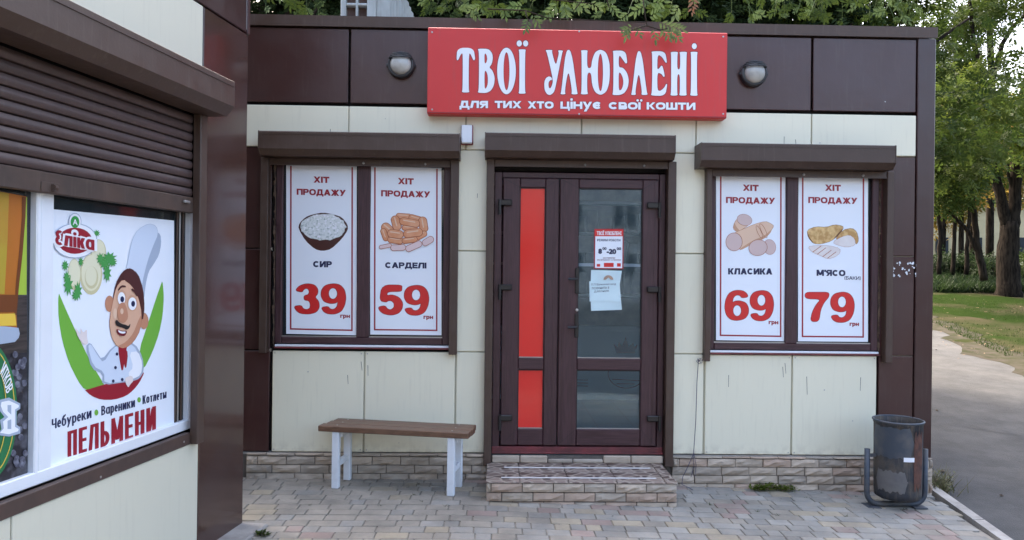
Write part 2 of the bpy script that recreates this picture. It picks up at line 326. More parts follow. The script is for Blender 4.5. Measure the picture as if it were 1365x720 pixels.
def text(t, mp, q, off, m, parent, bold=0., name='lettering', grow=0.):
    """q = (x_left, y_top_left, x_right, y_top_right, height) in survey coordinates"""
    vs, fs = text_mesh(t); xs = [v[0] for v in vs]; ys = [v[1] for v in vs]
    x0, x1, y0, y1 = min(xs), max(xs), min(ys), max(ys); xl, yl, xr, yr, h = q
    ks = [(0, 0)] if not bold else [(0, 0)] + [(bold*math.cos(a), bold*math.sin(a)) for a in np.arange(8)*math.pi/4]
    mb = MB(); sx = 1/(x1-x0+2*(bold-grow)); sy = 1/(y1-y0+2*(bold-grow))
    for i, (dx, dy) in enumerate(ks):
        P = []
        for x, y in vs:
            u = (x-x0+bold-grow+dx)*sx; v = (y1-y+bold-grow+dy)*sy
            P.append(mp(xl+(xr-xl)*u, yl+(yr-yl)*u+h*v, off+i*.00004))
        mb.add(P, fs)
    return obj(name, mb, m, parent, recalc=False)

# bold sans alphabet drawn from straight and curved bars
def _band(cx, cy, rx, ry, a0, a1, W, n=18):
    o = [(cx+rx*math.cos(R(a0+(a1-a0)*i/n)), cy+ry*math.sin(R(a0+(a1-a0)*i/n))) for i in range(n+1)]
    return o + [(cx+(rx-W)*math.cos(R(a1+(a0-a1)*i/n)), cy+(ry-W*.9)*math.sin(R(a1+(a0-a1)*i/n))) for i in range(n+1)]
def _sup(x0, x1, y0, y1, n=28, e=.84):
    cx, cy, rx, ry = (x0+x1)/2, (y0+y1)/2, (x1-x0)/2, (y1-y0)/2; f = lambda c: math.copysign(abs(c)**e, c)
    return [(cx+rx*f(math.cos(2*math.pi*i/n)), cy+ry*f(math.sin(2*math.pi*i/n))) for i in range(n)]
BW = dict(zip("ІїЇі'()", (0, 0, 0, 0, 0, .3, .3))); 
for c_, v_ in (('М', .95), ('Ж', 1.05), ('Ш', 1.0), ('О', .85), ('С', .8), ('Д', .9), ('А', .84), ('Ы', .95), ('Е', .66), ('Г', .58), ('Т', .7), ('П', .76), ('И', .78), ('Н', .76), ('Р', .72), ('Я', .76), ('Л', .8), ('У', .78), ('Х', .8), ('К', .76), ('Б', .74), ('В', .74), ('Ь', .72), ('Ч', .72), ('Ц', .8), ('Є', .76), ('A', .8)): BW[c_] = v_
def glyph(ch, W, k):
    up = ch.upper() if ch not in "'()" else ch; low = ch != up; h = .74 if low else 1.; hw = W*(.56 if k > .75 else .46)
    w = W if up in 'ІЇ' else W*.8 if ch == "'" else BW.get(up, .7)*k*(.9 if low else 1.); Wh = W*.82; P = []
    V = lambda x, y0=0, y1=None: P.append([(x, y0), (x+W, y0), (x+W, h if y1 is None else y1), (x, h if y1 is None else y1)])
    H = lambda x0, x1, y: P.append([(x0, y), (x1, y), (x1, y+Wh), (x0, y+Wh)])
    D = lambda xa, ya, xb, yb: P.append([(xa-hw, ya), (xa+hw, ya), (xb+hw, yb), (xb-hw, yb)])
    def bowl(x0, x1, y0, y1, mir=False):
        def sh(a, b, c, d):
            r = (d-c)/2; rx = min(r*1.1, (b-a)*.7); pts = [(a, c)]+[(b-rx+rx*math.cos(t), (c+d)/2+r*math.sin(t)) for t in np.linspace(-math.pi/2, math.pi/2, 11)]+[(a, d)]
            return [(x0+x1-x, y) for x, y in pts] if mir else pts
        P.append([sh(x0, x1, y0, y1), sh(x0+.001 if mir else x0+.001, x1-W, y0+Wh, y1-Wh)])
    t = W/2
    if up == 'П': V(0); V(w-W); H(t, w-t, h-Wh)
    elif up == 'Т': V(w/2-t); H(0, w, h-Wh)
    elif up == 'Г': V(0); H(t, w, h-Wh)
    elif up == 'Х': D(hw, 0, w-hw, h); D(w-hw, 0, hw, h)
    elif up in 'ІЇ':
        V(0)
        if low and up == 'І': P.append(_sup(-.01, W+.01, h+.09, h+.09+W*1.05, 12))
        if up == 'Ї':
            P.append(_sup(-W*.75, W*.25, h+.08, h+.08+W*.95, 12)); P.append(_sup(W*.75, W*1.75, h+.08, h+.08+W*.95, 12))
    elif ch == 'р': V(0, -.26); P.append([_sup(0, w, 0, h), _sup(W, w-W, Wh, h-Wh)])
    elif up == 'Р': V(0); bowl(t, w, h*.36, h)
    elif ch == 'а': V(w-W); P.append([_sup(0, w-.02, 0, h), _sup(W, w-W, Wh, h-Wh)])
    elif ch == 'е': P.append(_band(w/2, h/2, w/2, h/2, 0, 318, W)); H(W*.6, w-.01, h/2-Wh*.45)
    elif ch == 'б': P.append([_sup(0, w, 0, h), _sup(W, w-W, Wh, h-Wh)]); P.append([(0, h*.5), (W, h*.5), (W*1.1, h*.95), (w*.95, 1.0+.06), (w*.95, 1.06-Wh*1.0), (w*.5, 1.0-Wh*.6), (0, h*.9)][::-1] if 0 else [(0, h*.45), (W*.95, h*.45), (W*1.15, h*1.0), (w*.92, 1.0), (w*.92, 1.0+Wh), (w*.3, 1.02), (.02, h)])
    elif up == 'О': P.append([_sup(0, w, 0, h), _sup(W, w-W, Wh, h-Wh)])
    elif up == 'С': P.append(_band(w/2, h/2, w/2, h/2, 42, 318, W, 24))
    elif up == 'Є': P.append(_band(w/2, h/2, w/2, h/2, 42, 318, W, 24)); H(W*.6, w*.8, h/2-Wh/2)
    elif up == 'А': D(hw, 0, w/2, h); D(w-hw, 0, w/2, h); H(w*.22, w*.78, h*.2)
    elif up == 'A': D(hw, 0, w/2, h); D(w-hw, 0, w/2, h); H(w*.22, w*.78, h*.2)
    elif up == 'Д': D(w*.2+hw*.3, Wh, w*.34, h) ; V(w*.86-W, 0); H(w*.3, w*.86-t, h-Wh); H(0, w, 0); P.append([(0, -.17), (W*.85, -.17), (W*.85, 0.01), (0, .01)]); P.append([(w-W*.85, -.17), (w, -.17), (w, .01), (w-W*.85, .01)])
    elif up == 'Л': D(hw*.9, 0, w*.34, h); V(w-W); H(w*.3, w-t, h-Wh)
    elif up == 'Ж': V(w/2-t); D(hw, 0, w/2-t*.4, h*.56); D(hw, h, w/2-t*.4, h*.44); D(w-hw, 0, w/2+t*.4, h*.56); D(w-hw, h, w/2+t*.4, h*.44)
    elif ch == 'у': D(w*.24, -.26, w-hw, h); D(hw, h, w*.52, h*.08)
    elif up == 'У': D(w*.26, 0, w-hw, h); D(hw, h, w*.52, h*.32)
    elif up == 'К': V(0); D(W*1.0+hw*.4, h*.42, w-hw, h); D(W*1.05+hw*.5, h*.58, w-hw, 0)
    elif up == 'И': V(0); V(w-W); D(W*.75, h*.06, w-W*.75, h*.94)
    elif up == 'М': V(0); V(w-W); D(hw, h, w/2, h*.12); D(w-hw, h, w/2, h*.12)
    elif up == 'Я': V(w-W); bowl(0, w-t, h*.36, h, True); D(hw, 0, w*.55, h*.45)
    elif up == 'Ɛ': P.append(_band(w/2, h*.74, w*.48, h*.28, 50, 275, W, 20)); P.append(_band(w/2, h*.29, w*.52, h*.31, 85, 315, W, 20))
    elif up == 'Е': V(0); H(t, w, 0); H(t, w*.93, h/2-Wh/2); H(t, w, h-Wh)
    elif up == 'Н': V(0); V(w-W); H(t, w-t, h/2-Wh/2)
    elif up == 'Б': V(0); H(t, w*.92, h-Wh); bowl(t, w, 0, h*.62)
    elif up == 'В': V(0); bowl(t, w, 0, h*.56); bowl(t, w*.94, h*.56-Wh, h)
    elif up == 'Ь': V(0); bowl(t, w, 0, h*.6)
    elif up == 'Ы': V(0); bowl(t, w*.7, 0, h*.6); V(w-W)
    elif up == 'Ч': V(w-W); V(0, h*.45); H(t*.6, w-t, h*.38)
    elif up == 'Ц': V(0); V(w-W*1.25); H(t, w, 0); P.append([(w-W*.8, -.19), (w, -.19), (w, .02), (w-W*.8, .02)])
    elif up == 'Ш': V(0); V(w/2-t); V(w-W); H(t, w-t, 0)
    elif ch == "'": V(0, h*.66)
    elif ch == '(': P.append(_band(w, h/2-.05, w, h*.62, 100, 260, W*.7))
    elif ch == ')': P.append(_band(0, h/2-.05, w, h*.62, -80, 80, W*.7))
    return w, P
def text2(t, mp, q, off, m, parent, W=.2, name='lettering', grow_=0., gap=.05):
    """bold lettering fitted so its cap/x-height spans exactly q = (xl, yl, xr, yr, height)"""
    xl, yl, xr, yr, hpx = q; low = all(c == c.lower() for c in t if c not in "'() ") ; H_ = .74 if low else 1.
    tot = (xr-xl)/hpx*H_; k = 1.
    for _ in range(12):
        nat = sum((glyph(c, W, k)[0] if c != ' ' else .3*k)+gap for c in t)-gap
        k *= 1+(tot-nat)/tot*.9; k = max(.3, min(2.5, k))
    sc = tot/nat; x = 0; mb = MB(); i = 0
    for c in t:
        if c == ' ': x += .3*k+gap; continue
        w_, P_ = glyph(c, W, k)
        for p in P_:
            loops = p if isinstance(p[0], list) else [p]; L2 = []
            for li, l in enumerate(loops):
                px_ = [((x+a)*sc, b) for a, b in l]
                if grow_: px_ = grow(px_, grow_ if li == 0 else -grow_)
                L2.append([(xl+a/tot*(xr-xl), yl+a/tot*(yr-yl)+(H_-b)/H_*hpx) for a, b in px_])
            fill(mb, L2, mp, off+i*.00003); i += 1
        x += w_+gap
    return obj(name, mb, m, parent, recalc=False)
def grow(loop, d):
    n = len(loop); A = sum(loop[i][0]*loop[(i+1) % n][1]-loop[(i+1) % n][0]*loop[i][1] for i in range(n)); sg = 1 if A > 0 else -1; out = []
    for i in range(n):
        a, b = loop[i-1], loop[(i+1) % n]; tx, ty = b[0]-a[0], b[1]-a[1]; l = math.hypot(tx, ty) or 1
        out.append((loop[i][0]+ty/l*d*sg, loop[i][1]-tx/l*d*sg))
    return out

# ================================================================== GROUND
def gridmesh(xs, ys, zf):
    mb = MB(); nx = len(xs)
    mb.v = [(x, y, zf(x, y)) for y in ys for x in xs]
    mb.f = [(j*nx+i, j*nx+i+1, (j+1)*nx+i+1, (j+1)*nx+i) for j in range(len(ys)-1) for i in range(nx-1)]
    return mb
xs = [-200, -80, -40, -20, -10, -5, -2, -.2, 1, 2, 3, 3.35, 4, 5, 6, 8, 12, 20, 40, 80, 200]
ys = [-200, -80, -40, -20, -10, -5, -3, -2, -1, 0, .5, 1, 2, 4, 6, 8, 11, 14, 18, 22, 26, 32, 60, 120, 300]
struct(obj('road', gridmesh(xs, ys, lambda x, y: gz(x, y)-.03), ASPH, recalc=False, origin=(0, 0, 0)))
k0 = G(1244, 657); k1 = G(1330, 720); kd = (k1-k0); kd /= -kd.y     # kerb line running toward the camera
def kx(y): return k0.x + kd.x*(k0.y-y)
# paving bed
bed = gridmesh(np.linspace(-3.2, 3.3, 12).tolist(), [-4.2, -2, -1, 0, .05], lambda x, y: gz(x, y)-.008)
bed.v = [(min(v[0], kx(v[1])), v[1], v[2]) for v in bed.v]
pavement = struct(obj('pavement', bed, SAND, recalc=False))
# paving stones: parallel courses of short and long stones
PL = [.098, .148, .198]
def paver_mesh(ln, k):
    mb = MB(); mb.box(-ln/2+.003, ln/2-.003, -.0497, .0497, -.05, 0, .0035)
    me = bpy.data.meshes.new('paving_stone'); me.from_pydata([tuple(v) for v in mb.v], [], mb.f)
    me.materials.append(PAV[k]); return me
PM = {(l, k): paver_mesh(l, k) for l in PL for k in range(4)}
cand = []
RP = .1045; row = 0; y = -.055
while y > -4.1:
    x = -3.0 + random.uniform(0, .2)
    while True:
        ln = random.choice([.098, .148, .148, .198, .198]); x1 = x + ln
        if x1 > kx(y)-.005: break
        cxx = (x+x1)/2; d = Vector((cxx, y, gz(cxx, y))) - CP
        u, v, wv = d.dot(rt), d.dot(up), d.dot(fw); px = 682.5+FPX*u/wv; py = 360-FPX*v/wv
        under = (-.04 < cxx < 1.27 and y > -.50)
        wl = Vector((cxx, y, 0)) - LC; hid = wl.dot(dN) < .03 and wl.dot(dT) > -.04 and wl.dot(dN) > -3
        if not under and not hid:
            pr = random.random(); dusty = random.random() < (max(0.12, min(1, (1.0-cxx)/1.6)) * (.95 if y > -.9 else .8))
            k = 3 if dusty and pr < .9 else (0 if pr < .75 else 1 if pr < .90 else 2)
            cand.append((px > 320 and px < 1375 and py < 728, wv, cxx, y, ln, k))
        x = x1
    y -= RP; row += 1
vis = sorted([c for c in cand if c[0]], key=lambda c: c[1]); rest = vis[300:] + [c for c in cand if not c[0]]
for c in vis[:300]:
    o = link('paving_stone', PM[(c[4], c[5])], (c[2], c[3], gz(c[2], c[3])+random.uniform(-.0015, .002)), pavement)
    o.rotation_euler = (random.uniform(-.006, .006), math.atan(.026) if c[2] > -.2 else 0, random.uniform(-.012, .012))
for k in range(4):
    mb = MB()
    for c in rest:
        if c[5] == k: mb.box(c[2]-c[4]/2+.003, c[2]+c[4]/2-.003, c[3]-.0497, c[3]+.0497, gz(c[2], c[3])-.03, gz(c[2], c[3])+random.uniform(-.002, .001), .0035)
    if mb.v: struct(obj('paving_stones', mb, PAV[k], pavement), 'stuff')
# kerb along the right-hand end of the paving
kerb = struct(obj('kerb', MB().box(-.02, .02, -.02, .02, -.2, -.1).add([], []), CONC, origin=(0, 0, 0)))
kerb.location = (kx(-1), -1, -.1); WO[kerb.name] = Vector(kerb.location)
yy = .35
for i in range(5):
    y1 = yy - .98; mb = MB()
    vs = []; x_a, x_b = kx(yy), kx(y1)
    for (xa, ya) in ((x_a+.006, yy), (x_a+.085, yy), (x_b+.085, y1), (x_b+.006, y1)):
        vs += [(xa, ya, -.25), (xa, ya, gz(xa, ya)+.012)]
    mb.add(vs, [(1, 3, 5, 7), (0, 2, 3, 1), (2, 4, 5, 3), (4, 6, 7, 5), (6, 0, 1, 7), (0, 6, 4, 2)])
    obj('kerb_stone', mb, CONC, kerb); yy = y1 - .012
# lawn sheet beyond the road
b1 = G(1246, 431); b2 = G(1365, 486); bd = (b2-b1); bd.z = 0; bd.normalize(); bn = Vector((-bd.y, bd.x, 0))
if bn.x < 0: bn = -bn
us = np.concatenate([[-90, -50, -30], np.linspace(-20, 6, 160), [9]]); vv = np.concatenate([np.linspace(0, 18, 40), [24, 34, 60, 110]])
mb = MB()
for j, v_ in enumerate(vv):
    for i, u_ in enumerate(us):
        wob = random.uniform(-.06, .06)+.22*math.sin(u_*1.9)+.13*math.sin(u_*5.1+1)+.07*math.sin(u_*12) if j == 0 else 0
        p = b1 + bd*float(u_) + bn*(float(v_)+wob); h = .0 if j == 0 else .02+.05*random.random()
        mb.v.append((p.x, p.y, gz(p.x, p.y)+h-.03+(.0 if j == 0 else .02)))
n_ = len(us); mb.f = [(j*n_+i, j*n_+i+1, (j+1)*n_+i+1, (j+1)*n_+i) for j in range(len(vv)-1) for i in range(n_-1)]
struct(obj('lawn', mb, SOIL, recalc=False, smooth=True))
def blades(n, pf, hmin, hmax, wd, lean=.5):
    P = np.array([pf() for _ in range(n)]); a = rng.uniform(0, 2*math.pi, n); h = rng.uniform(hmin, hmax, n)
    w_ = np.stack([np.cos(a), np.sin(a), 0*a], 1)*wd; b = rng.uniform(0, 2*math.pi, n)
    tip = P + np.stack([np.cos(b)*h*lean, np.sin(b)*h*lean, h], 1); mb = MB()
    V = np.stack([P-w_, P+w_, tip], 1).reshape(-1, 3); mb.v = V.tolist(); mb.f = [(3*i, 3*i+1, 3*i+2) for i in range(n)]
    return mb
def lawn_pt():
    while True:
        u_ = random.uniform(-15, 3.5); v_ = abs(random.gauss(0, 4.5)); p = b1+bd*u_+bn*v_
        s_ = math.sin(p.x*1.1+2*math.sin(p.y*.6))+math.sin(p.y*1.3+p.x*.4)
        if s_ > -.5 or random.random() < .22: return (p.x, p.y, gz(p.x, p.y)-.01)
struct(obj('grass', blades(60000, lawn_pt, .03, .09, .007), GRASS, recalc=False), 'stuff')

# bare earth along the lawn's edge
mb = MB(); uu = np.linspace(-20, 9, 150)
for j in range(4):
    for u_ in uu:
        v_ = [-.35-.25*math.sin(u_*1.3)*math.sin(u_*3.1+1)+random.uniform(-.08, .08), -.15, .15, .45+.2*math.sin(u_*2.2)+random.uniform(-.1, .1)][j]
        p = b1+bd*float(u_)+bn*float(v_); mb.v.append((p.x, p.y, gz(p.x, p.y)-.03+[.0025, .006, .045, .075][j]-(.03 if j == 3 else 0)))
n_ = len(uu); mb.f = [(j*n_+i, j*n_+i+1, (j+1)*n_+i+1, (j+1)*n_+i) for j in range(3) for i in range(n_-1)]
struct(obj('verge_soil', mb, mat('dusty_verge_soil', (.056, .050, .040), 1, spec=.0, noise=1, nscale=5, ncol=(.035, .036, .022), bump=.6, bscale=30), recalc=False))

# ================================================================== MAIN SHOP
ZT, ZA, ZB, ZM, ZC, Z0 = 3.495, 2.825, 2.505, 1.740, .975, .210
XR, XCR = 3.36, 3.218
shop = thing('kiosk', 'single storey cream and dark brown panelled food shop with red sign and central door', 'shop', (.6, 0, .0))
g = .006
def panel(name, x0, x1, z0, z1, m, yf=0., th=.03, gap=.0042, par=shop):
    return obj(name, MB().box(x0+gap, x1-gap, yf, yf+th, z0+gap, z1-gap, .004), m, par)
# body
body = MB()
body.box(-2.9, -.02, .075, .16, .05, 3.40); body.box(1.30, XR-.012, .075, .16, .05, 3.40); body.box(-.02, 1.30, .075, .16, 2.36, 3.40)
body.box(-2.9, -2.74, .16, 3.3, .05, 3.40); body.box(XR-.09, XR-.012, .16, 3.3, .05, 3.40); body.box(-2.74, XR-.09, 3.18, 3.3, .05, 3.40)
obj('wall', body, DARK, shop)
obj('roof', MB().box(-2.95, XR, .07, 3.35, 3.40, 3.46, .01), TRIM, shop)
obj('side_wall', MB().box(XR-.011, XR-.001, .03, 3.3, .06, 3.42), BROWN, shop)
obj('room_lining', MB().box(-2.73, -.03, .163, .17, .2, 2.9).box(1.31, XR-.10, .163, .17, .2, 2.9).box(-2.73, XR-.1, 3.16, 3.175, .2, 2.9).box(-2.735, -2.72, .18, 3.15, .2, 2.9).box(XR-.11, XR-.095, .18, 3.15, .2, 2.9).box(-2.73, XR-.1, .17, 3.17, 2.9, 2.93), ROOMW, shop)
obj('floor', MB().box(-2.73, XR-.1, .02, 3.17, .12, .2035), FLOORT, shop)
mb = MB()
for i in range(1, 18): mb.box(-2.7+i*.33, -2.7+i*.33+.004, .17, 2.4, .2035, .2042)
for i in range(1, 8): mb.box(-2.7, XR-.1, .17+i*.33, .17+i*.33+.004, .2035, .2040)
obj('floor_joint', mb, DARK, shop)
# fascia and cap
xc = [-2.9, -1.997, -1.12, -.237, .64, 1.516, 2.405, XCR]
for i, (a, b) in enumerate(zip(xc[:-1], xc[1:])):
    o = panel('fascia_panel', a, b, ZA+.012, 3.412, BROWN, 0, .03, .009)
cap = MB(); cap.prism([(-.018, 3.415), (-.022, 3.495), (.12, 3.50), (.12, 3.49), (-.008, 3.485), (-.004, 3.415)], -2.95, XR+.003)
obj('roof_cap', cap, TRIM, shop)
obj('corner_column', MB().box(XCR+.004, XR, -.004, .06, .115, 3.414, .005), BROWN, shop)
# cream frieze row
for a, b in zip(xc[:-1], xc[1:]): panel('cladding_panel', a, b, ZB, ZA, CREAM)
# cream verticals between openings
for (a, b) in ((-.30, -.035), (1.335, 1.60)):
    for z0, z1 in ((ZM, ZB), (ZC, ZM), (Z0, ZC)):
        if z0 == Z0: a2, b2 = (-.291, -.03) if a < 0 else (1.33, 1.598)
        else: a2, b2 = a, b
        panel('cladding_panel', a2, b2, z0, z1, CREAML if z0 == Z0 else CREAM)
# cream below windows
for (a, b) in ((-1.672, -.984), (-.978, -.297), (1.606, 2.273), (2.279, 2.932)):
    panel('cladding_panel', a, b, Z0, ZC, CREAML, gap=.003)
# dark panels at both ends
for (a, b, z0, z1) in ((-2.9, -1.69, ZM, ZB), (-2.9, -1.69, ZC, ZM), (-2.9, -1.69, Z0, ZC),
                       (2.945, XCR, ZM, ZB), (2.945, XCR, ZC, ZM), (2.945, XCR, Z0, ZC)):
    panel('dark_cladding_panel', a, b, z0, z1, BROWN, .003, .03, .004)
# bright joint backing strips (the pale metal seen inside the seams)
JST = mat('pale_joint_strip', (.42, .38, .30), .5); JSV = mat('cream_joint_strip', (.50, .48, .38), .5)
for z in (ZB, ZM, ZC):
    for (a, b, y_) in ((-1.78, -1.69, .034), (-.30, -.035, .031), (1.335, 1.6, .031), (2.95, XCR, .034)):
        obj('joint_strip', MB().box(a, b, y_-.012, .045, z-.014, z+.010), JSV if -.5 < a < 2 else JST, shop)
for x_ in xc[1:-1]: obj('joint_strip', MB().box(x_-.012, x_+.012, .02, .031, ZB, ZA-.002), JSV, shop)
for x_ in (-.981, -.294, 1.602, 2.276): obj('joint_strip', MB().box(x_-.010, x_+.010, .018, .0301, Z0+.004, ZC-.004), JSV, shop)
obj('base_strip', MB().box(-2.9, -.03, .004, .05, Z0-.018, Z0-.004).box(1.34, XR-.01, .004, .05, Z0-.018, Z0-.004), CONC, shop)
# rivets, small chips and scuffs
mb = MB()
for _ in range(34):
    x = random.uniform(-1.7, 3.1); z = random.choice([ZC+.03+random.random()*.7, ZA+.06+random.random()*.5, ZB+.02+random.random()*.26, .25+random.random()*.6])
    if 3.0 > z > .24 and (-1.65 < x < -.3 or 1.6 < x < 2.93 or z > ZB) and not (.97 < z < ZB) and not (-.6 < x < 1.75 and z > 2.78):
        mb.lathe((x, -.001, z), [(.0, -.001), (random.uniform(.003, .006), -.001), (.002, .001)], 6, 'y')
obj('rivet', mb, STEEL, shop)
mb = MB()
for (px, py, h) in ((971, 500, 16), (1043, 489, 14), (1046, 484, 14), (1075, 502, 24), (1147, 503, 18), (490, 487, 14), (481, 482, 12), (463, 500, 12), (1045, 182, 10), (1060, 186, 8), (440, 172, 6), (636, 258, 6)):
    p = F(px, py, -.001); q = F(px+random.uniform(-1, 1.5), py+h, -.001); mb.add([p, p+Vector((.004, 0, 0)), q+Vector((.003, 0, 0)), q], [(0, 1, 2, 3)])
obj('scratch', mb, mat('scuff_mark', (.09, .09, .09), .8), shop, recalc=False)
# peeled sticker residue on the right column
mb = MB()
for k in range(44):
    e_ = random.random(); px, py = (1190.5+random.gauss(0, 1), 353+random.random()*18) if e_ < .28 else (1193+random.random()*26, 351+random.gauss(0, .9)) if e_ < .55 else (1222+random.gauss(0, 1), 352+random.random()*17) if e_ < .8 else (1194+random.random()*26, 355+random.random()*14)
    n = 6; w_ = random.uniform(.5, 1.9)
    fill(mb, [[(px+w_*math.cos(a_)*random.uniform(.5, 1.1), py+w_*1.2*math.sin(a_)*random.uniform(.5, 1.1)) for a_ in np.arange(n)*2*math.pi/n]], FQ(-.001), .001+.00002*k)
struct(obj('peeled_sticker', mb, WPAINT, shop, recalc=False), 'stuff')

# ---- roller shutter boxes and guides
def shutter_box(pxl, pyt, pxr, pyb, gl, gr, zg, label=None):
    d = .19; A = F(pxl, pyt, -d); B = F(pxr, pyb, -d); x0, x1, zt = A.x, B.x, A.z; zc = zt-.125; zb = zc-.045
    prof = [(-.001, zt+.003), (-d+.004, zt+.003), (-d, zt-.002), (-d, zc), (-d+.045, zb), (-.001, zb)]
    o = obj('shutter_box', MB().prism(prof, x0+.006, x1-.006), TRIM, shop)
    e = [(y*1.01-.001 if y < -.01 else y, z+(.002 if z > zc else -.002)) for y, z in prof]
    obj('end_cap', MB().prism(e, x0, x0+.007), TRIM, o); obj('end_cap', MB().prism(e, x1-.007, x1), TRIM, o)
    obj('lip', MB().box(x0+.01, x1-.01, -d-.003, -d-.0005, zt-.022, zt-.018), TRIM, o)
    for a, b in (gl, gr):
        obj('guide_rail', MB().box(a, b, -.062, .05, zg, zb-.001, .004), TRIM, shop)
    y0 = -.052; bar = obj('shutter_bottom_bar', MB().box(gl[1]+.002, gr[0]-.002, y0, y0+.02, zb-.055, zb-.002, .003).box(gl[1]+.002, gr[0]-.002, y0-.004, y0, zb-.055, zb-.047), TRIM, shop)
    for t in (.52, .86):
        x = gl[1]+(gr[0]-gl[1])*t; obj('bolt', MB().lathe((x, y0-.01, zb-.035), [(.0, -.004), (.009, -.003), (.009, .012)], 10, 'y'), STEEL, bar, smooth=True)
    return x0, x1, zb
shutter_box(344, 174.5, 613, 180.5, (-1.755, -1.70), (-.345, -.283), F(600, 473, -.06).z)
shutter_box(646.5, 177, 901, 183.5, (-.074, -.016), (1.293, 1.356), .13)
shutter_box(935, 190.5, 1195, 193, (1.585, 1.628), (2.965, 3.018), F(1180, 484, -.06).z)

# ---- shop windows
def shop_window(pl, pr, pt, pb, mull, foam_l, foam_r):
    a = F(pl, (pt+pb)/2, .0); b = F(pr, (pt+pb)/2, .0); x0, x1 = a.x, b.x; z1 = F((pl+pr)/2, pt, 0).z; z0 = F((pl+pr)/2, pb, 0).z
    wd = .052; mx0, mx1 = F(mull[0], 340, 0).x, F(mull[1], 340, 0).x
    wmb = MB().box(x0, x0+wd, -.002, .06, z0, z1, .006).box(x1-wd, x1, -.002, .06, z0, z1, .006).box(mx0, mx1, -.004, .06, z0+wd, z1, .006)
    wn = obj('window', wmb, UPVC, shop)
    obj('window_rail', MB().box(x0+wd+.001, x1-wd-.001, -.001, .06, z0, z0+wd, .006), UPVCH, wn)
    obj('window_bead', MB().box(x0+wd, mx0, .006, .02, z0+wd, z0+wd+.008).box(mx1, x1-wd, .006, .02, z0+wd, z0+wd+.008), STEEL, wn)
    obj('pane', MB().box(x0+wd, mx0, .03, .036, z0+wd, z1), PANE, wn); obj('pane', MB().box(mx1, x1-wd, .03, .036, z0+wd, z1), PANE, wn)
    obj('sill', MB().box(x0+.005, x1+.005, -.012, .06, z0-.022, z0-.006, .003), WPVC, wn)
    obj('drip_edge', MB().box(x0+.005, x1+.012, -.02, .05, z0-.034, z0-.023, .002), THRESH, wn)
    for q, s in ((x0, foam_l), (x1, foam_r)):
        mb = MB(); z = z0-.03
        while z < z1-.03:
            hh = random.uniform(.015, .05); wx = random.uniform(.008, .024)
            mb.box(q-(wx if s < 0 else -.002), q+(wx if s > 0 else -.002), .0, .05, z, z+hh, .006); z += hh*.9
        obj('sealing_foam', mb, FOAM, wn)
shop_window(367, 600, 219, 459, (476, 493), -1, 1)
shop_window(944, 1171, 229, 467, (1047.5, 1063.5), -1, 1)

# ---- entrance door
door = obj('door_frame', MB().box(-.014, .045, .01, .075, .222, 2.345, .005).box(1.243, 1.291, .01, .075, .222, 2.345, .005).box(.046, 1.242, .012, .075, 2.30, 2.345, .005), UPVC, shop)
obj('threshold', MB().box(-.014, 1.291, .0, .12, .205, .262, .006).box(-.014, 1.291, -.012, .0, .21, .222, .002), THRESH, door)
def FX(px, py=400, y=.02): return F(px, py, y).x
def FZ(py, px=770, y=.02): return F(px, py, y).z
def leaf(x0, x1, gx0, gx1, zs, m_glass, nm):
    z0, z1 = .272, 2.298; zg = [z0] + zs + [z1]
    lf = obj('door_leaf', MB().box(x0, gx0, -.006, .05, z0, z1, .006).box(gx1, x1, -.006, .05, z0, z1, .006)
             .box(x0+.03, x0+.035, -.009, -.006, z0+.02, z1-.02).box(x1-.035, x1-.03, -.009, -.006, z0+.02, z1-.02), UPVC, shop)
    rails = [(z0, zs[0]), (zs[1], zs[2]), (zs[3], z1)]
    for a, b in rails: obj('rail', MB().box(gx0+.001, gx1-.001, -.005, .05, a+.001, b-.001, .006), UPVCH, lf)
    for (xa, za, sx, sz) in ((gx0, zs[3], -1, 1), (gx1, zs[3], 1, 1), (gx0, zs[0], -1, -1), (gx1, zs[0], 1, -1)):
        xe = x0 if sx < 0 else x1; ze = z1 if sz > 0 else z0; w_ = .0016
        obj('mitre_joint', MB().add([(xa-w_, -.0068, za+w_), (xa+w_, -.0068, za-w_), (xe+w_, -.0068, ze-w_), (xe-w_, -.0068, ze+w_)] if sx*sz > 0 and 0 else [(xa, -.0068, za-w_), (xa, -.0068, za+w_), (xe, -.0068, ze+w_), (xe, -.0068, ze-w_)], [(0, 1, 2, 3)]), RUBBER, lf, recalc=False)
    for a, b in ((zs[0], zs[1]), (zs[2], zs[3])):
        obj(nm, MB().box(gx0, gx1, .016, .022, a, b), m_glass, lf)
        bd_ = MB(); t = .006
        bd_.box(gx0, gx0+t, .004, .016, a, b).box(gx1-t, gx1, .004, .016, a, b).box(gx0+t, gx1-t, .004, .016, b-t, b)
        obj('gasket', bd_, RUBBER, lf); obj('glazing_bead', MB().box(gx0+t, gx1-t, .003, .016, a, a+t), STEEL, lf)
    return lf
zz = [FZ(571), FZ(493), FZ(477), FZ(251.5)]
lf1 = leaf(.052, .475, FX(691.5), FX(725.5), zz, REDF, 'red_panel')
lf2 = leaf(.483, 1.236, FX(769.5), FX(854.5), zz, GLASS, 'glass_pane')
lf1['label'] = 'narrow left leaf with red filled panels'; lf2['label'] = 'wide right leaf with glass panes'
def hinge(lf, px, py, side):
    x = FX(px, py, -.02); z = FZ(py, px, -.02)
    mb = MB().box(x-.052, x+.052, -.036, -.008, z+.006, z+.05, .006)
    xx = x-.042 if side < 0 else x+.042; mb.tube([(xx, -.034, z-.065), (xx, -.034, z+.05)], .012, 8)
    obj('hinge', mb, BLACK, lf)
for py in (275, 388, 562): hinge(lf1, 673.5, py, -1)
for py in (279, 391, 563): hinge(lf2, 871.5, py, 1)
x = FX(770, 380, -.02)
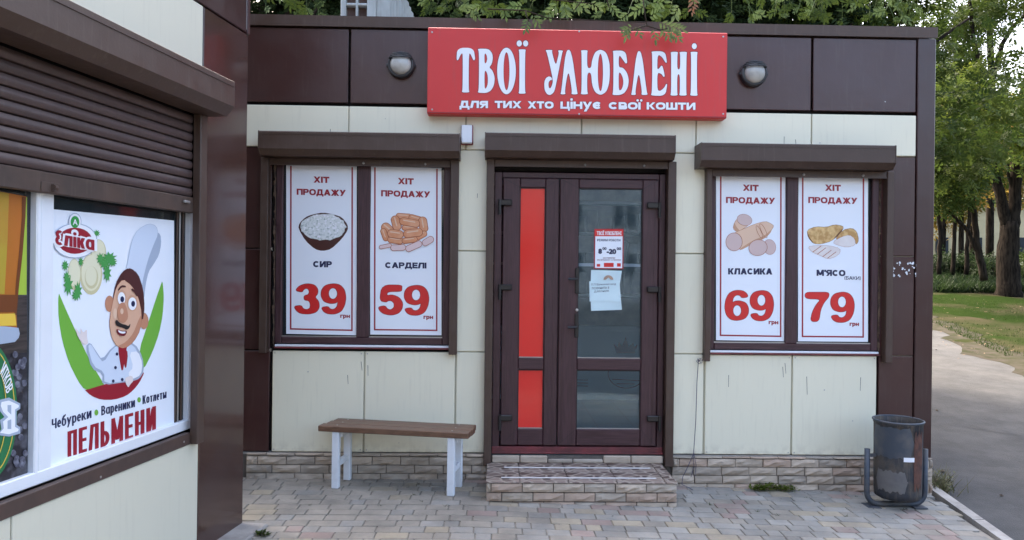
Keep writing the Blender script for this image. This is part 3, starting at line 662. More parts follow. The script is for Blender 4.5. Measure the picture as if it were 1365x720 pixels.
def handle(py):
    z = FZ(py, 770, -.02); mb = MB().box(x-.018, x+.012, -.018, -.006, z-.11 if py < 400 else z-.08, z+.085 if py < 400 else z+.10, .004)
    mb.tube([(x-.004, -.01, z), (x-.004, -.055, z), (x-.075, -.06, z)], .010, 8); obj('handle', mb, BLACK, lf2)
handle(372); handle(436)
obj('lock', MB().lathe((x-.002, -.012, FZ(413, 770)), [(0, -.008), (.011, -.006), (.011, .004)], 12, 'y'), STEEL, lf2)
obj('gap_strip', MB().box(.4755, .4825, .02, .03, .272, 2.298), RUBBER, shop)
obj('film_band', MB().box(FX(769.5), FX(854.5), .0225, .0235, FZ(355), FZ(351)), PPINK, lf2)
# ---- stone plinth
plinth = obj('plinth', MB().box(-2.9, XR-.02, .002, .06, -.12, Z0-.02), MORTAR, shop)
def stones(x0, x1, zs_, yf, off, par, mats, ln=.2135, th=.03, gap=.003, skip=None):
    for r, (za, zb) in enumerate(zs_):
        x = x0 - (off[r % len(off)])*ln
        while x < x1:
            a, b = max(x, x0), min(x+ln, x1); x += ln
            if b-a < .02: continue
            if skip and skip(a, b, za): continue
            dd = random.uniform(-.006, .004); M = random.choice(mats)
            mb = MB(); n1, n2 = 5, 3; vs = []; A, B, C_, D_ = a+gap, b-gap, za+gap, zb-gap
            for j in range(n2+1):
                for i in range(n1+1):
                    ed = i in (0, n1) or j in (0, n2)
                    vs.append((A+(B-A)*i/n1, yf+dd+(.004 if ed else random.uniform(-.011, .004)), C_+(D_-C_)*j/n2))
            fs = [(j*(n1+1)+i, j*(n1+1)+i+1, (j+1)*(n1+1)+i+1, (j+1)*(n1+1)+i) for j in range(n2) for i in range(n1)]
            mb.add(vs, fs); k = len(vs)
            ring = [i for i in range(n1+1)] + [j*(n1+1)+n1 for j in range(1, n2+1)] + [n2*(n1+1)+i for i in range(n1-1, -1, -1)] + [j*(n1+1) for j in range(n2-1, 0, -1)]
            base = len(mb.v)
            for i in ring: mb.v.append((vs[i][0], yf+th, vs[i][2]))
            for i in range(len(ring)): mb.f.append((ring[i], base+i, base+(i+1) % len(ring), ring[(i+1) % len(ring)]))
            obj('stone', mb, M, par)
zr = [(.122, .185), (.059, .122), (-.004, .059), (-.067, -.004), (-.13, -.067)]
stones(-1.85, -.028, [(.186, .208)]+zr[:4], -.028, [.3, .6, .1], plinth, [STONEG, STONE, STONEG])
stones(1.358, XR-.002, [(.186, .200)]+zr, -.028, [.2, .75, .25], plinth, [STONE, STONE, STONEG, STONE, STONEP])
# ---- entrance steps
st = thing('entrance_steps', 'low beige stone clad step with cobble patterned tiles under the shop door', 'step', (.6, -.28, -.03))
SX0, SX1, SY = -.045, 1.268, -.545
obj('core', MB().box(SX0+.02, SX1-.02, SY+.02, -.001, -.12, .132).box(-.012, 1.29, -.02, -.0, .13, .2), MORTAR, st)
stones(SX0, SX1, [(.078, .140), (.014, .076), (-.046, .012), (-.10, -.048)], SY, [.85, .5, .15, .6], st, [STONE, STONE, STONEP, STONEG], ln=.2135)
# left flank of the step
for r, (za, zb) in enumerate(((.078, .140), (.014, .076), (-.046, .012))):
    yb = -.02
    while yb > SY+.06:
        ya = max(yb-.2135, SY+.03); obj('stone', MB().box(SX0, SX0+.03, ya+.003, yb-.003, za+.002, zb-.002, .006), STONEG, st); yb = ya
for (a, b, za, zb, M) in ((-.012, .20, .150, .203, STONE), (.20, .41, .150, .203, STONE), (.41, .60, .150, .178, STONEG), (.60, .83, .150, .178, STONEG), (.83, 1.04, .150, .205, STONE), (1.04, 1.285, .150, .205, STONE)):
    obj('stone', MB().box(a+.003, b-.003, -.045, -.02, za, zb, .006), M, st)
def cobble_mat():
    m = mat('cobble_print_tile', (.33, .27, .24), .5, bump=.2); N = m.node_tree.nodes; K = m.node_tree.links.new
    tc = N.new('ShaderNodeTexCoord'); mp = N.new('ShaderNodeMapping'); mp.inputs['Scale'].default_value = (10, 15, 1)
    v = N.new('ShaderNodeTexVoronoi'); v.feature = 'DISTANCE_TO_EDGE'; v2 = N.new('ShaderNodeTexVoronoi'); K(tc.outputs['Object'], mp.inputs[0]); K(mp.outputs[0], v.inputs['Vector']); K(mp.outputs[0], v2.inputs['Vector'])
    v.inputs['Scale'].default_value = 1; v2.inputs['Scale'].default_value = 1; r = N.new('ShaderNodeMapRange'); r.inputs[1].default_value = .04; r.inputs[2].default_value = .12; K(v.outputs['Distance'], r.inputs[0])
    cr = N.new('ShaderNodeValToRGB'); K(v2.outputs['Color'], cr.inputs[0]); e = cr.color_ramp.elements; e[0].position = .2; e[1].position = .8; e[0].color = (.085, .055, .045, 1); e[1].color = (.25, .19, .155, 1)
    x = N.new('ShaderNodeMix'); x.data_type = 'RGBA'; x.inputs[6].default_value = (.36, .30, .245, 1); K(r.outputs[0], x.inputs[0]); K(cr.outputs[0], x.inputs[7]); K(x.outputs[2], N['Principled BSDF'].inputs['Base Color'])
    return m
COB = cobble_mat()
for j, (ya, yb) in enumerate(((-.025, -.275), (-.278, SY-.004))):
    xa = SX0-.004
    for wdt in (.235, .335, .335, .335, .08):
        xb = min(xa+wdt, SX1+.004); obj('tread_tile', MB().box(xa+.002, xb-.002, yb+.002, ya-.002, .141, .150, .002), COB, st); xa = xb
for (py, a, b) in ((623.5, 672, 867), (637, 668, 875)):
    A = F(a, py, 0); d = ray(a, py); t = (.151-CP.z)/d.z; P = CP+d*t; d = ray(b, py+1.5); P2 = CP+d*((.151-CP.z)/d.z)
    obj('grip_strip', MB().box(P.x, P2.x, P.y-.009, P.y+.009, .1505, .156, .002), mat('pale_grip_strip', (.62, .6, .58), .4), st)

# ---- big red sign
SY_ = -.10
sign = thing('shop_sign', 'wide red board with white lettering hung over the shop door', 'sign', (.6, -.05, 2.75))
s0 = F(570.5, 37, SY_); s1 = F(970, 43, SY_); zt = (s0.z+s1.z)/2; zb = (F(571, 152, SY_).z+F(970, 158, SY_).z)/2
obj('board', MB().box(s0.x, s1.x, SY_, -.003, zb, zt, .006), REDS, sign)
obj('lower_edge', MB().box(s0.x+.004, s1.x-.004, SY_-.0015, SY_+.002, zb+.006, zb+.014), mat('sign_edge_line', (.25, .012, .015), .4), sign)
def c7(l): return [(590+x/6, 40+y/6) for x, y in l]
def c8(l): return [(760+x/6, 40+y/6) for x, y in l]
def E7(cx, cy, rx, ry, n=26): return c7(ell(cx, cy, rx, ry, n))
def E8(cx, cy, rx, ry, n=26): return c8(ell(cx, cy, rx, ry, n))
LET = [
 [c7([(118,143),(247,143),(262,235),(248,245),(238,225),(222,190),(210,188),(208,478),(216,500),(152,500),(160,478),(162,190),(152,188),(140,205),(125,243),(110,240)])],
 [c7([(278,150),(345,150),(375,158),(398,190),(402,230),(392,275),(372,300),(400,325),(418,380),(412,440),(388,485),(350,505),(278,502),(290,480),(292,175)]), c7([(335,185),(350,195),(358,230),(350,262),(335,270)]), c7([(335,325),(350,330),(362,370),(362,430),(350,465),(335,472)])],
 [E7(511,328,75,187), E7(511,330,24,152)],
 [c7([(605,155),(668,155),(660,175),(658,485),(667,510),(605,510),(614,485),(614,175)])],
 [E7(613,108,21,25,14)], [E7(664,108,21,25,14)],
 [c7([(820,160),(880,160),(873,175),(905,290),(925,210),(930,180),(922,162),(965,165),(956,180),(905,450),(890,500),(862,522),(835,515),(815,480),(812,420),(825,385),(850,370),(872,380),(877,402),(862,400),(846,420),(848,460),(862,470),(876,440),(884,400),(835,180)])],
 [c7([(985,160),(1030,160),(1075,490),(1082,515),(1028,515),(1036,490),(1006,310),(976,490),(985,515),(940,515),(950,490)])],
 [c8([(85,162),(142,162),(136,180),(136,305),(168,305),(175,240),(200,175),(243,155),(290,180),(315,260),(318,340),(312,430),(290,495),(245,523),(200,500),(175,440),(168,342),(136,342),(136,490),(145,515),(82,515),(92,490),(92,180)]), E8(242,340,21,150)],
 [c8([(337,165),(443,165),(458,260),(445,272),(420,235),(390,195),(388,300),(420,300),(455,340),(470,400),(462,460),(435,505),(395,522),(335,520),(345,495),(347,185)]), c8([(388,338),(405,345),(425,390),(425,440),(410,480),(388,485)])],
 [c8([(532,170),(572,170),(612,495),(622,520),(568,520),(575,495),(549,325),(520,495),(528,520),(485,520),(495,495)])],
 [c8([(647,170),(760,170),(775,260),(765,265),(735,215),(700,195),(695,320),(715,305),(728,285),(740,290),(758,370),(748,378),(730,350),(697,340),(697,480),(720,490),(755,460),(768,430),(778,435),(760,528),(642,525),(655,500),(657,190)])],
 [c8([(803,175),(865,175),(858,195),(856,315),(880,315),(880,195),(873,175),(937,175),(930,195),(928,500),(935,525),(870,525),(878,500),(878,355),(856,355),(856,500),(862,525),(800,525),(808,500),(808,195)])],
 [c8([(960,175),(1022,175),(1014,195),(1014,500),(1022,528),(957,525),(966,500),(968,195)])], [E8(993,130,20,24,14)]]
def grow(loop, d):
    n = len(loop); A = sum(loop[i][0]*loop[(i+1) % n][1]-loop[(i+1) % n][0]*loop[i][1] for i in range(n)); sg = 1 if A > 0 else -1; out = []
    for i in range(n):
        a, b = loop[i-1], loop[(i+1) % n]; tx, ty = b[0]-a[0], b[1]-a[1]; l = math.hypot(tx, ty) or 1
        out.append((loop[i][0]+ty/l*d*sg, loop[i][1]-tx/l*d*sg))
    return out
out = MB()
for i, l in enumerate(LET): fill(out, [grow(smooth_loop(l[0], 2), .75)] + [grow(smooth_loop(h, 2), -.5) for h in l[1:]], FQ(SY_), .0012+i*.00003)
obj('lettering_outline', out, PMAR, sign, recalc=False)
for l in LET:
    mb = MB(); fill(mb, [smooth_loop(q, 2) for q in l], FQ(SY_), .0022); obj('letter', mb, PWHITE, sign, recalc=False)
for t_, a, b, y0_, y1_ in (('для', 612.5, 650.5, 134.2, 134.6), ('тих', 659.5, 695, 134.5, 134.8), ('хто', 703.5, 738, 135, 135.3), ('цінує', 747, 802, 135.4, 135.9), ('свої', 811.5, 854, 136.1, 136.5), ('кошти', 862, 927, 136.4, 137)):
    text2(t_, FQ(SY_), (a, y0_, b, y1_, 9.6), .0012, PMAR, sign, .265, grow_=.05); text2(t_, FQ(SY_), (a, y0_, b, y1_, 9.6), .0026, PWHITE, sign, .25)

# ---- posters in the windows
PY = .016
def hit_poster(x0, x1, yt0, yb0, dyt, dyb, label, product, qprod, digits, qd, gq, extra=None):
    """vinyl poster: corners surveyed; dyt/dyb = drop of the top/bottom edge from left to right"""
    p = thing('poster', label, 'poster', F((x0+x1)/2, yb0, PY), 'price posters in the shop windows')
    c = [F(x0, yt0, PY), F(x1, yt0+dyt, PY), F(x1, yb0+dyb, PY), F(x0, yb0, PY)]
    mb = MB(); mb.add([v for v in c]+[v+Vector((0, .0025, 0)) for v in c], [(0, 1, 2, 3), (4, 7, 6, 5), (0, 4, 5, 1), (1, 5, 6, 2), (2, 6, 7, 3), (3, 7, 4, 0)])
    obj('sheet', mb, POSTER, p); Q = FQ(PY)
    xl, xr, yb = x0+5.3, x1-5, yb0-5.5; t = 2.0; up_ = lambda x: (x-x0)/(x1-x0)*dyb
    obj('border', fill(fill(fill(MB(), [[(xl, yt0+1), (xl+t, yt0+1), (xl+t-.4, yb), (xl-.4, yb)]], Q, .0006), [[(xr-t, yt0+1+dyt), (xr, yt0+1+dyt), (xr-.4, yb+up_(xr)), (xr-t-.4, yb+up_(xr))]], Q, .0007), [[(xl-.4, yb-t), (xr-.4, yb-t+up_(xr)), (xr-.4, yb+up_(xr)), (xl-.4, yb)]], Q, .0008), PRDK, p, recalc=False)
    cx = (x0+x1)/2
    a = .5*dyt
    text2('ХІТ', Q, (cx-10.5, yt0+15-.1+a*.3, cx+10.5, yt0+15.3+a*.5, 8.3), .0008, PRDK, p, .31)
    text2('ПРОДАЖУ', Q, (cx-33, yt0+31.5, cx+32.5, yt0+32.3+a, 8.2), .0008, PRDK, p, .29)
    text2(product, Q, qprod, .0008, PNAVY, p, .31)
    for d_, box_ in zip(digits, qd):
        g_ = DIG[d_]; ax0 = min(v[0] for v in g_[0]); ax1 = max(v[0] for v in g_[0]); ay0 = min(v[1] for v in g_[0]); ay1 = max(v[1] for v in g_[0]); bx0, bx1, by0, by1 = box_
        def tr(l): return [(bx0+(x-ax0)/(ax1-ax0)*(bx1-bx0), by0+(y-ay0)/(ay1-ay0)*(by1-by0)) for x, y in l]
        loops = [smooth_loop(tr(l), 2) for l in g_]
        obj('digit_outline', fill(MB(), [grow(loops[0], .55)]+[grow(l, -.55) for l in loops[1:]], Q, .0007), PMAR, p, recalc=False)
        obj('digit', fill(MB(), loops, Q, .0012), PRED, p, recalc=False)
    text2('грн', Q, (gq[0], gq[1], gq[2], gq[3], 4.2), .0008, PRDK, p, .27)
    if extra: extra(p, Q)
    return p
DIG = {
 '3': [[(80,285),(115,245),(175,228),(235,238),(262,270),(262,310),(238,338),(270,370),(275,420),(250,458),(190,473),(120,468),(85,440),(72,410),(130,402),(145,430),(175,438),(200,425),(202,390),(190,365),(152,360),(152,325),(185,318),(195,295),(185,270),(165,265),(145,280),(138,297)]],
 '9': [[(388,228),(440,238),(475,275),(488,335),(478,400),(450,450),(400,472),(340,470),(305,450),(290,418),(345,410),(360,432),(390,435),(415,415),(424,372),(400,385),(360,388),(310,372),(287,330),(290,280),(320,242)], ell(383, 308, 36, 46, 16)],
 '5': [[(775,240),(935,240),(934,266),(932,292),(820,292),(812,325),(860,318),(915,340),(943,385),(935,435),(905,468),(850,482),(790,472),(755,445),(745,415),(800,405),(818,432),(845,440),(872,420),(872,385),(850,365),(825,365),(808,378),(755,365)]],
 '7': [[(740,268),(835,268),(930,268),(930,305),(890,350),(862,410),(850,502),(782,502),(795,430),(825,370),(868,322),(740,320)]]}
DIG['6'] = [[(-x, -y) for x, y in l] for l in DIG['9']]
def q2(ox, oy, l): return [ox+l[0]/6, ox+l[1]/6, oy+l[2]/6, oy+l[3]/6]
def v1(x, y): return (380+x/5.538, 220+y/5.538)
def v3(x, y): return (950+x/5.538, 230+y/5.538)
def E1(cx, cy, rx, ry, rot=0, n=22): return [v1(a, b) for a, b in ell(cx, cy, rx, ry, n, rot=R(rot))]
def E3(cx, cy, rx, ry, rot=0, n=22): return [v3(a, b) for a, b in ell(cx, cy, rx, ry, n, rot=R(rot))]
def bowl(p, Q):
    shp('bowl_picture', [[v1(*a) for a in [(98,470),(105,430),(150,385),(200,365),(280,350),(360,365),(420,385),(462,440),(464,480),(420,545),(340,622),(275,636),(220,622),(150,560)]]], Q, .0006, PBOWL, p)
    pts = []
    for i in range(40):
        a = 2*math.pi*i/40; pts.append(v1(282+168*math.cos(a)*random.uniform(.95, 1.03), 458+100*math.sin(a)*random.uniform(.92, 1.05)))
    shp('curd_picture', [pts], Q, .0012, PCURD, p, 0)
    lumps = [ell(*v1(282+150*r_*math.cos(a), 455+88*r_*math.sin(a)), random.uniform(1, 2), random.uniform(.8, 1.5), 7) for a, r_ in ((random.uniform(0, 6.28), math.sqrt(random.random())) for _ in range(60))]
    mb = MB(); [fill(mb, [l], Q, .0018+i*.00001) for i, l in enumerate(lumps)]; struct(obj('curd_lumps', mb, PWHITE, p, recalc=False), 'stuff')
def capsule(cx, cy, l, r_, rot): 
    pts = []
    for i in range(20):
        a = 2*math.pi*i/20; x_ = (l-r_)*(1 if math.cos(a) > 0 else -1)+r_*math.cos(a); y_ = r_*math.sin(a); c_, s_ = math.cos(R(rot)), math.sin(R(rot)); pts.append(v1(cx+x_*c_-y_*s_, cy+x_*s_+y_*c_))
    return pts
def sausages(p, Q):
    L_ = [(875,378,58,22,3),(965,395,55,24,15),(820,430,58,34,75),(1020,440,60,34,80),(755,470,50,36,40),(735,515,50,24,70),(920,465,60,22,2),(920,425,78,30,10),(1005,520,48,24,-30),(815,555,60,28,8),(920,555,60,24,-8),(815,510,62,34,8),(945,503,74,32,-8)]
    for i, a in enumerate(L_):
        o = shp('sausage_picture', [capsule(*a)], Q, .0006+i*.0003, PSAUD, p, 0); shp('sausage_picture', [capsule(a[0], a[1]-1, a[2]-5, a[3]-5, a[4])], Q, .00072+i*.0003, PSAUS, p, 0)
        shp('sausage_shine', [capsule(a[0]-4, a[1]-a[3]*.35, a[2]*.6, a[3]*.14, a[4])], Q, .00084+i*.0003, PHAM, p, 0)
    for i, a in enumerate([(740,600,48,16,-12),(835,610,58,24,-3),(950,600,66,26,-25),(1055,562,48,26,-32)]):
        shp('slice_picture', [capsule(*a)], Q, .0048+i*.0003, PSAUD, p, 0); shp('slice_picture', [capsule(a[0], a[1], a[2]-4, a[3]-4, a[4])], Q, .0049+i*.0003, PPINK, p, 0)
def klas(p, Q):
    shp('ham_picture', [[v3(*a) for a in [(160,370),(200,320),(290,360),(250,400),(180,440),(150,415)]], [v3(*a) for a in [(130,460),(200,430),(300,385),(390,360),(430,378),(452,395),(430,430),(385,470),(300,505),(190,575),(140,560)]]], Q, .0006, PHAM, p, edge=PSAUD)
    shp('ham_shade', [[v3(*a) for a in [(205,560),(300,500),(385,465),(440,415),(425,450),(380,490),(300,525),(200,578)]], [v3(*a) for a in [(150,400),(160,370),(175,400),(200,430),(175,442)]]], Q, .0012, PSAUD.copy() if 0 else ink('print_ham_shade', (.55, .32, .2)), p)
    shp('ham_slice', [E3(235,350,55,40,15), E3(158,512,60,66,0), E3(335,555,68,58,-10), E3(420,550,45,55,-10)][::-1], Q, .0016, PHAMS, p, 0, edge=PSAUD)
    mb = MB()
    for cx, cy, rx, ry in ((375, 430, 14, 55), (345, 440, 12, 50)):
        fill(mb, [E3(cx, cy, rx+3, ry+3, -25), E3(cx, cy, rx, ry, -25)], Q, .0026+len(mb.v)*.000001)
    for e in (E3(335,555,70,60,-10), ): fill(mb, [e, E3(335,555,67,57,-10)], Q, .003)
    fill(mb, [E3(158,512,62,68,0), E3(158,512,59,65,0)], Q, .0028); obj('ham_string', mb, PSAUD, p, recalc=False)
def myaso(p, Q):
    shp('meat_picture', [[v3(*a) for a in [(697,425),(760,400),(840,405),(900,385),(960,395),(965,415),(920,460),(880,505),(800,528),(745,525),(705,480)]], [v3(*a) for a in [(960,425),(1030,410),(1065,440),(1078,500),(1060,535),(1010,470),(960,470),(900,500)]]], Q, .0006, PSMOK, p, edge=PSMOD)
    shp('meat_edge', [[v3(*a) for a in [(697,430),(705,480),(745,527),(740,512),(712,475)]], [v3(*a) for a in [(885,500),(925,450),(962,412),(960,425),(925,468)]]], Q, .0012, PSMOD, p)
    shp('fat_picture', [[v3(*a) for a in [(885,515),(950,475),(1010,460),(1050,490),(1055,535),(990,552),(920,535)]], [v3(*a) for a in [(700,548),(760,540),(860,540),(940,560),(940,595),(900,625),(850,638),(800,615),(740,590)]]], Q, .0014, PFAT, p, edge=PSAUD, ew=.3)
    mb = MB()
    for i, (x_, y_) in enumerate(((735, 588), (770, 602), (810, 620), (845, 632))):
        a, b, c_, d_ = v3(x_, y_), v3(x_+65, y_-48), v3(x_+68, y_-45), v3(x_+5, y_+2); fill(mb, [[a, b, c_, d_]], Q, .002+i*.0001)
    obj('slice_edge', mb, PSAUD, p, recalc=False)
    text2('(БАКИ)', Q, (1125.5, 368.2, 1147.5, 368.5, 4.6), .0008, PNAVY, p, .2)
hit_poster(381.5, 475.5, 220, 445, 2, 2, 'white poster with the bowl of curd cheese and price 39', 'СИР', (417.3, 348, 442.5, 348.3, 8.2), '39', [q2(380,340,(72,275,228,473)), q2(380,340,(287,488,228,473))], (453.5, 419.5, 466.5, 419.8, 5), bowl)
hit_poster(493.5, 588.5, 222, 446, 2, 1, 'white poster with the pile of small sausages and price 59', 'САРДЕЛІ', (513.3, 349.6, 568.5, 350.2, 7.8), '59', [q2(380,340,(745,943,240,482)), q2(380,340,(952,1152,240,483))], (564.5, 421, 577.3, 421.2, 5), sausages)
hit_poster(954.5, 1047, 231, 453.5, 1, 1.5, 'white poster with the sliced pink cooked sausage and price 69', 'КЛАСИКА', (970.5, 357.6, 1029.5, 357.8, 8.3), '69', [q2(950,345,(95,288,252,495)), q2(950,345,(298,490,252,497))], (1024.6, 428, 1037.5, 428.2, 5), klas)
hit_poster(1063.8, 1157, 231, 455, 1, .8, 'white poster with the smoked pork belly and price 79', "М'ЯСО", (1088.5, 359.6, 1127, 360, 8.2), '79', [q2(950,345,(740,930,268,502)), q2(950,345,(942,1135,265,510))], (1132.5, 430.2, 1145, 430.4, 5), myaso)

# ---- notices on the door glass
NY = .014
nt_ = thing('opening_hours_notice', 'small red and white printed opening hours notice on the door glass', 'notice', F(811, 359, NY))
cs = [F(x_, y_, NY) for x_, y_ in ((792, 305), (831.5, 305), (831, 359), (791.5, 358.5))]
obj('sheet', MB().add(cs+[v+Vector((0, .0015, 0)) for v in cs], [(0, 1, 2, 3), (4, 7, 6, 5), (0, 4, 5, 1), (1, 5, 6, 2), (2, 6, 7, 3), (3, 7, 4, 0)]), POSTER, nt_)
Q = FQ(NY)
obj('border', fill(MB(), [[(792, 305), (831.5, 305), (831, 359), (791.5, 358.5)], [(793.6, 314.5), (829.9, 314.6), (829.4, 357.6), (793.1, 357.2)]], Q, .0005), PRDK, nt_, recalc=False)
obj('red_band', fill(MB(), [[(793, 306), (830.5, 306), (830.2, 315), (793, 315)], ], Q, .0008), PRED, nt_, recalc=False)
text('ТВОЇ УЛЮБЛЕНІ', Q, (795.5, 307, 828.5, 307.2, 6.5), .0012, PWHITE, nt_, .04)
text('РЕЖИМ РОБОТИ', Q, (796, 318.5, 827, 318.7, 3.2), .0008, PNAVY, nt_, .03)
text('8', Q, (797.5, 331.5, 802.5, 331.5, 7), .0008, PNAVY, nt_, .07); text('00', Q, (803, 329.5, 808.5, 329.5, 3.8), .0008, PNAVY, nt_, .05)
text('-20', Q, (808.5, 331.8, 821.5, 331.9, 7), .0008, PNAVY, nt_, .07); text('00', Q, (822, 329.7, 828, 329.7, 3.8), .0008, PNAVY, nt_, .05)
text('БЕЗ ПЕРЕРВИ', Q, (804, 343.2, 820, 343.2, 1.6), .0008, PMAR, nt_, .02); text('БЕЗ ВИХІДНИХ ТА ПЕРЕРВИ', Q, (796, 345.8, 827.5, 345.9, 1.8), .0008, PMAR, nt_, .02)
obj('small_badges', fill(fill(fill(MB(), [[(805, 350.5), (818, 350.5), (818, 356), (805, 356)]], Q, .0009), [[(795.5, 352), (800, 352), (800, 355.5), (795.5, 355.5)]], Q, .001), [[(822.5, 351), (827.5, 351), (827.5, 355.5), (822.5, 355.5)]], Q, .0011), PRED, nt_, recalc=False)
n2 = thing('handwritten_note', 'pale blue handwritten paper note taped to the door glass', 'note', F(806, 415, NY))
def sheet(pts, y_, par, m, th=.001):
    v = [F(a, b, y_) for a, b in pts]; v = v+[q+Vector((0, th, 0)) for q in v]; n = len(pts)
    return obj('sheet', MB().add(v, [tuple(range(n)), tuple(range(n, 2*n))[::-1]]+[(i, n+i, n+(i+1) % n, (i+1) % n) for i in range(n)]), m, par)
sheet([(788, 360), (829, 361), (826, 380), (829, 413), (788, 414.5), (787, 390)], .0135, n2, PAPER)
sheet([(785.5, 375), (826, 374.5), (827, 402), (786, 402)], .011, n2, PAPER)
Q = FQ(.011)
text('П.П Важимий вхід', Q, (788, 378, 821, 377, 3.4), .0006, PNAVY, n2, 0); text('позвонити в', Q, (789, 383, 812, 382, 3), .0006, PNAVY, n2, 0); text('дзвоник', Q, (792, 387.5, 812, 386.5, 3), .0006, PNAVY, n2, 0)
obj('emblem', fill(MB(), [ell(811, 373, 6.5, 6, 16, 180, 360)+[(814.5, 373), (811, 370), (807.5, 373)]], FQ(.0125), .0022), mat('print_tan', (.4, .27, .2), .5), n2, recalc=False)
# ---- lamps
def lamp(px, py, label):
    c = F(px, py, -.03); r_ = .098
    t = thing('wall_lamp', label, 'lamp', (c.x, 0, c.z), 'round bulkhead lamps on the brown fascia')
    obj('base', MB().lathe((c.x, 0, c.z), [(.0, -.002), (r_, -.002), (r_+.004, -.02), (r_, -.045), (r_-.014, -.055), (r_-.02, -.045)], 32, 'y'), LAMPB, t, smooth=True)
    pr = [((r_-.019)*math.cos(a), -.045-.055*math.sin(a)) for a in np.linspace(0, math.pi/2, 9)]
    obj('glass_dome', MB().lathe((c.x, 0, c.z), pr, 32, 'y'), LENS, t, smooth=True)
    mb = MB()
    for k, (dz, ex) in enumerate(((.045, .07), (.06, .062), (.075, .052))):     # hood louvres over the upper half
        pts = [(c.x+math.cos(a)*(r_-.002)*math.cos(math.asin(min(.99, dz/r_)))*1.0, -.045-ex*math.sin(a)*.9, c.z+dz) for a in np.linspace(0, math.pi, 13)]
        mb.tube(pts, .0065, 6)
    obj('hood_rib', mb, LAMPB, t)
    for sx in (-1, 1): obj('lug', MB().box(c.x+sx*(r_+.004)-.008, c.x+sx*(r_+.004)+.008, -.03, -.012, c.z-.012, c.z+.012, .003), LAMPB, t)
lamp(534.5, 86.5, 'round hooded bulkhead lamp left of the red sign'); lamp(1005, 98, 'round hooded bulkhead lamp right of the red sign')
# ---- alarm siren
c = F(622.5, 179, -.05); al = thing('alarm_box', 'small white alarm siren box above the bench side window corner', 'alarm', (c.x, -.02, c.z))
obj('housing', MB().box(c.x-.042, c.x+.038, -.062, -.02, c.z-.068, c.z+.068, .006), WPVC, al); obj('back_plate', MB().box(c.x-.046, c.x+.046, -.02, -.001, c.z-.073, c.z+.070, .004).box(c.x+.039, c.x+.046, -.055, -.02, c.z-.06, c.z+.068), mat('red_brown_siren_side', (.22, .04, .05), .5), al)
# ---- loose cable
pts = [F(931, 480, -.03), F(929, 510, -.03), F(927.5, 560, -.03), F(924.5, 605, -.04)]
cb = MB().tube(pts+[F(917, 622, -.05), F(910, 636, -.06), F(909, 646, -.08)], .0028, 5).tube([F(924.5, 605, -.04), F(925, 622, -.045), F(921, 636, -.05)], .0022, 5).tube([F(925, 604, -.042), F(928, 620, -.05), F(926, 636, -.05)], .002, 5).tube([F(909, 646, -.08), F(918, 650, -.1), F(927, 655, -.11)], .0025, 5)
for i in range(6):
    a = i*1.05; q = F(932, 481, -.04); cb.tube([q, q+Vector((.025*math.cos(a), -.01, .02*math.sin(a))), q+Vector((.02*math.cos(a+.7), -.02, .02*math.sin(a+.7)))], .0022, 5)
tag(obj('cable', cb, CABLE), 'thin violet grey cable dangling from the shutter rail right of the door', 'cable')

# ---- things inside the shop
ct = thing('counter', 'pale shop counter with dark red crown print seen through the door glass', 'counter', (1, 2.5, .2035))
obj('front', MB().box(-.9, 2.6, 2.4, 2.43, .204, .95), COUNTER, ct); obj('top', MB().box(-.95, 2.65, 2.36, 2.95, .95, 1.0, .006), COUNTER, ct); obj('upper_case', MB().box(-.9, 2.6, 2.5, 2.9, 1.0, 1.3), SHEL, ct)
def CQ(x, y, off): return F(x, y, 2.4-off)
shp('crown_print', [[(818, 459), (823, 462), (825, 456), (829, 462), (834, 449), (838, 462), (844, 457), (846, 462), (850, 459), (846, 471), (822, 471)]], CQ, .002, PRDK, ct, 0)
mb = MB(); fill(mb, [ell(835, 498, 25, 20, 30), ell(835, 498, 24, 19, 30)], CQ, .002); fill(mb, [[(816, 505), (852, 507), (852, 508), (816, 506)]], CQ, .0024); fill(mb, [[(822, 511), (846, 511.5), (846, 512.5), (822, 512)]], CQ, .0028)
for i, y_ in enumerate((506, 510, 514)): fill(mb, [[(768, y_), (784, y_+.3), (784, y_+1.2), (768, y_+.9)]], CQ, .003+i*.0002)
obj('round_emblem_print', mb, PRDK, ct, recalc=False)
sh = thing('shelf_rack', 'dark shelves of goods against the back wall inside the shop', 'shelves', (1, 3, .2035))
for k in range(4): obj('shelf', MB().box(-.8, 2.5, 2.97, 3.15, 1.3+k*.36, 1.33+k*.36), ROOMW, sh)
obj('back', MB().box(-.8, 2.5, 3.151, 3.158, .21, 2.6), SHEL, sh)
mb = MB()
for k in range(3):
    x_ = -.75
    while x_ < 2.4: w_ = random.uniform(.05, .14); mb.box(x_, x_+w_, 3.0, 3.12, 1.33+k*.36, 1.33+k*.36+random.uniform(.12, .28), .006); x_ += w_+random.uniform(.005, .05)
struct(obj('goods', mb, SHEL, sh), 'stuff')

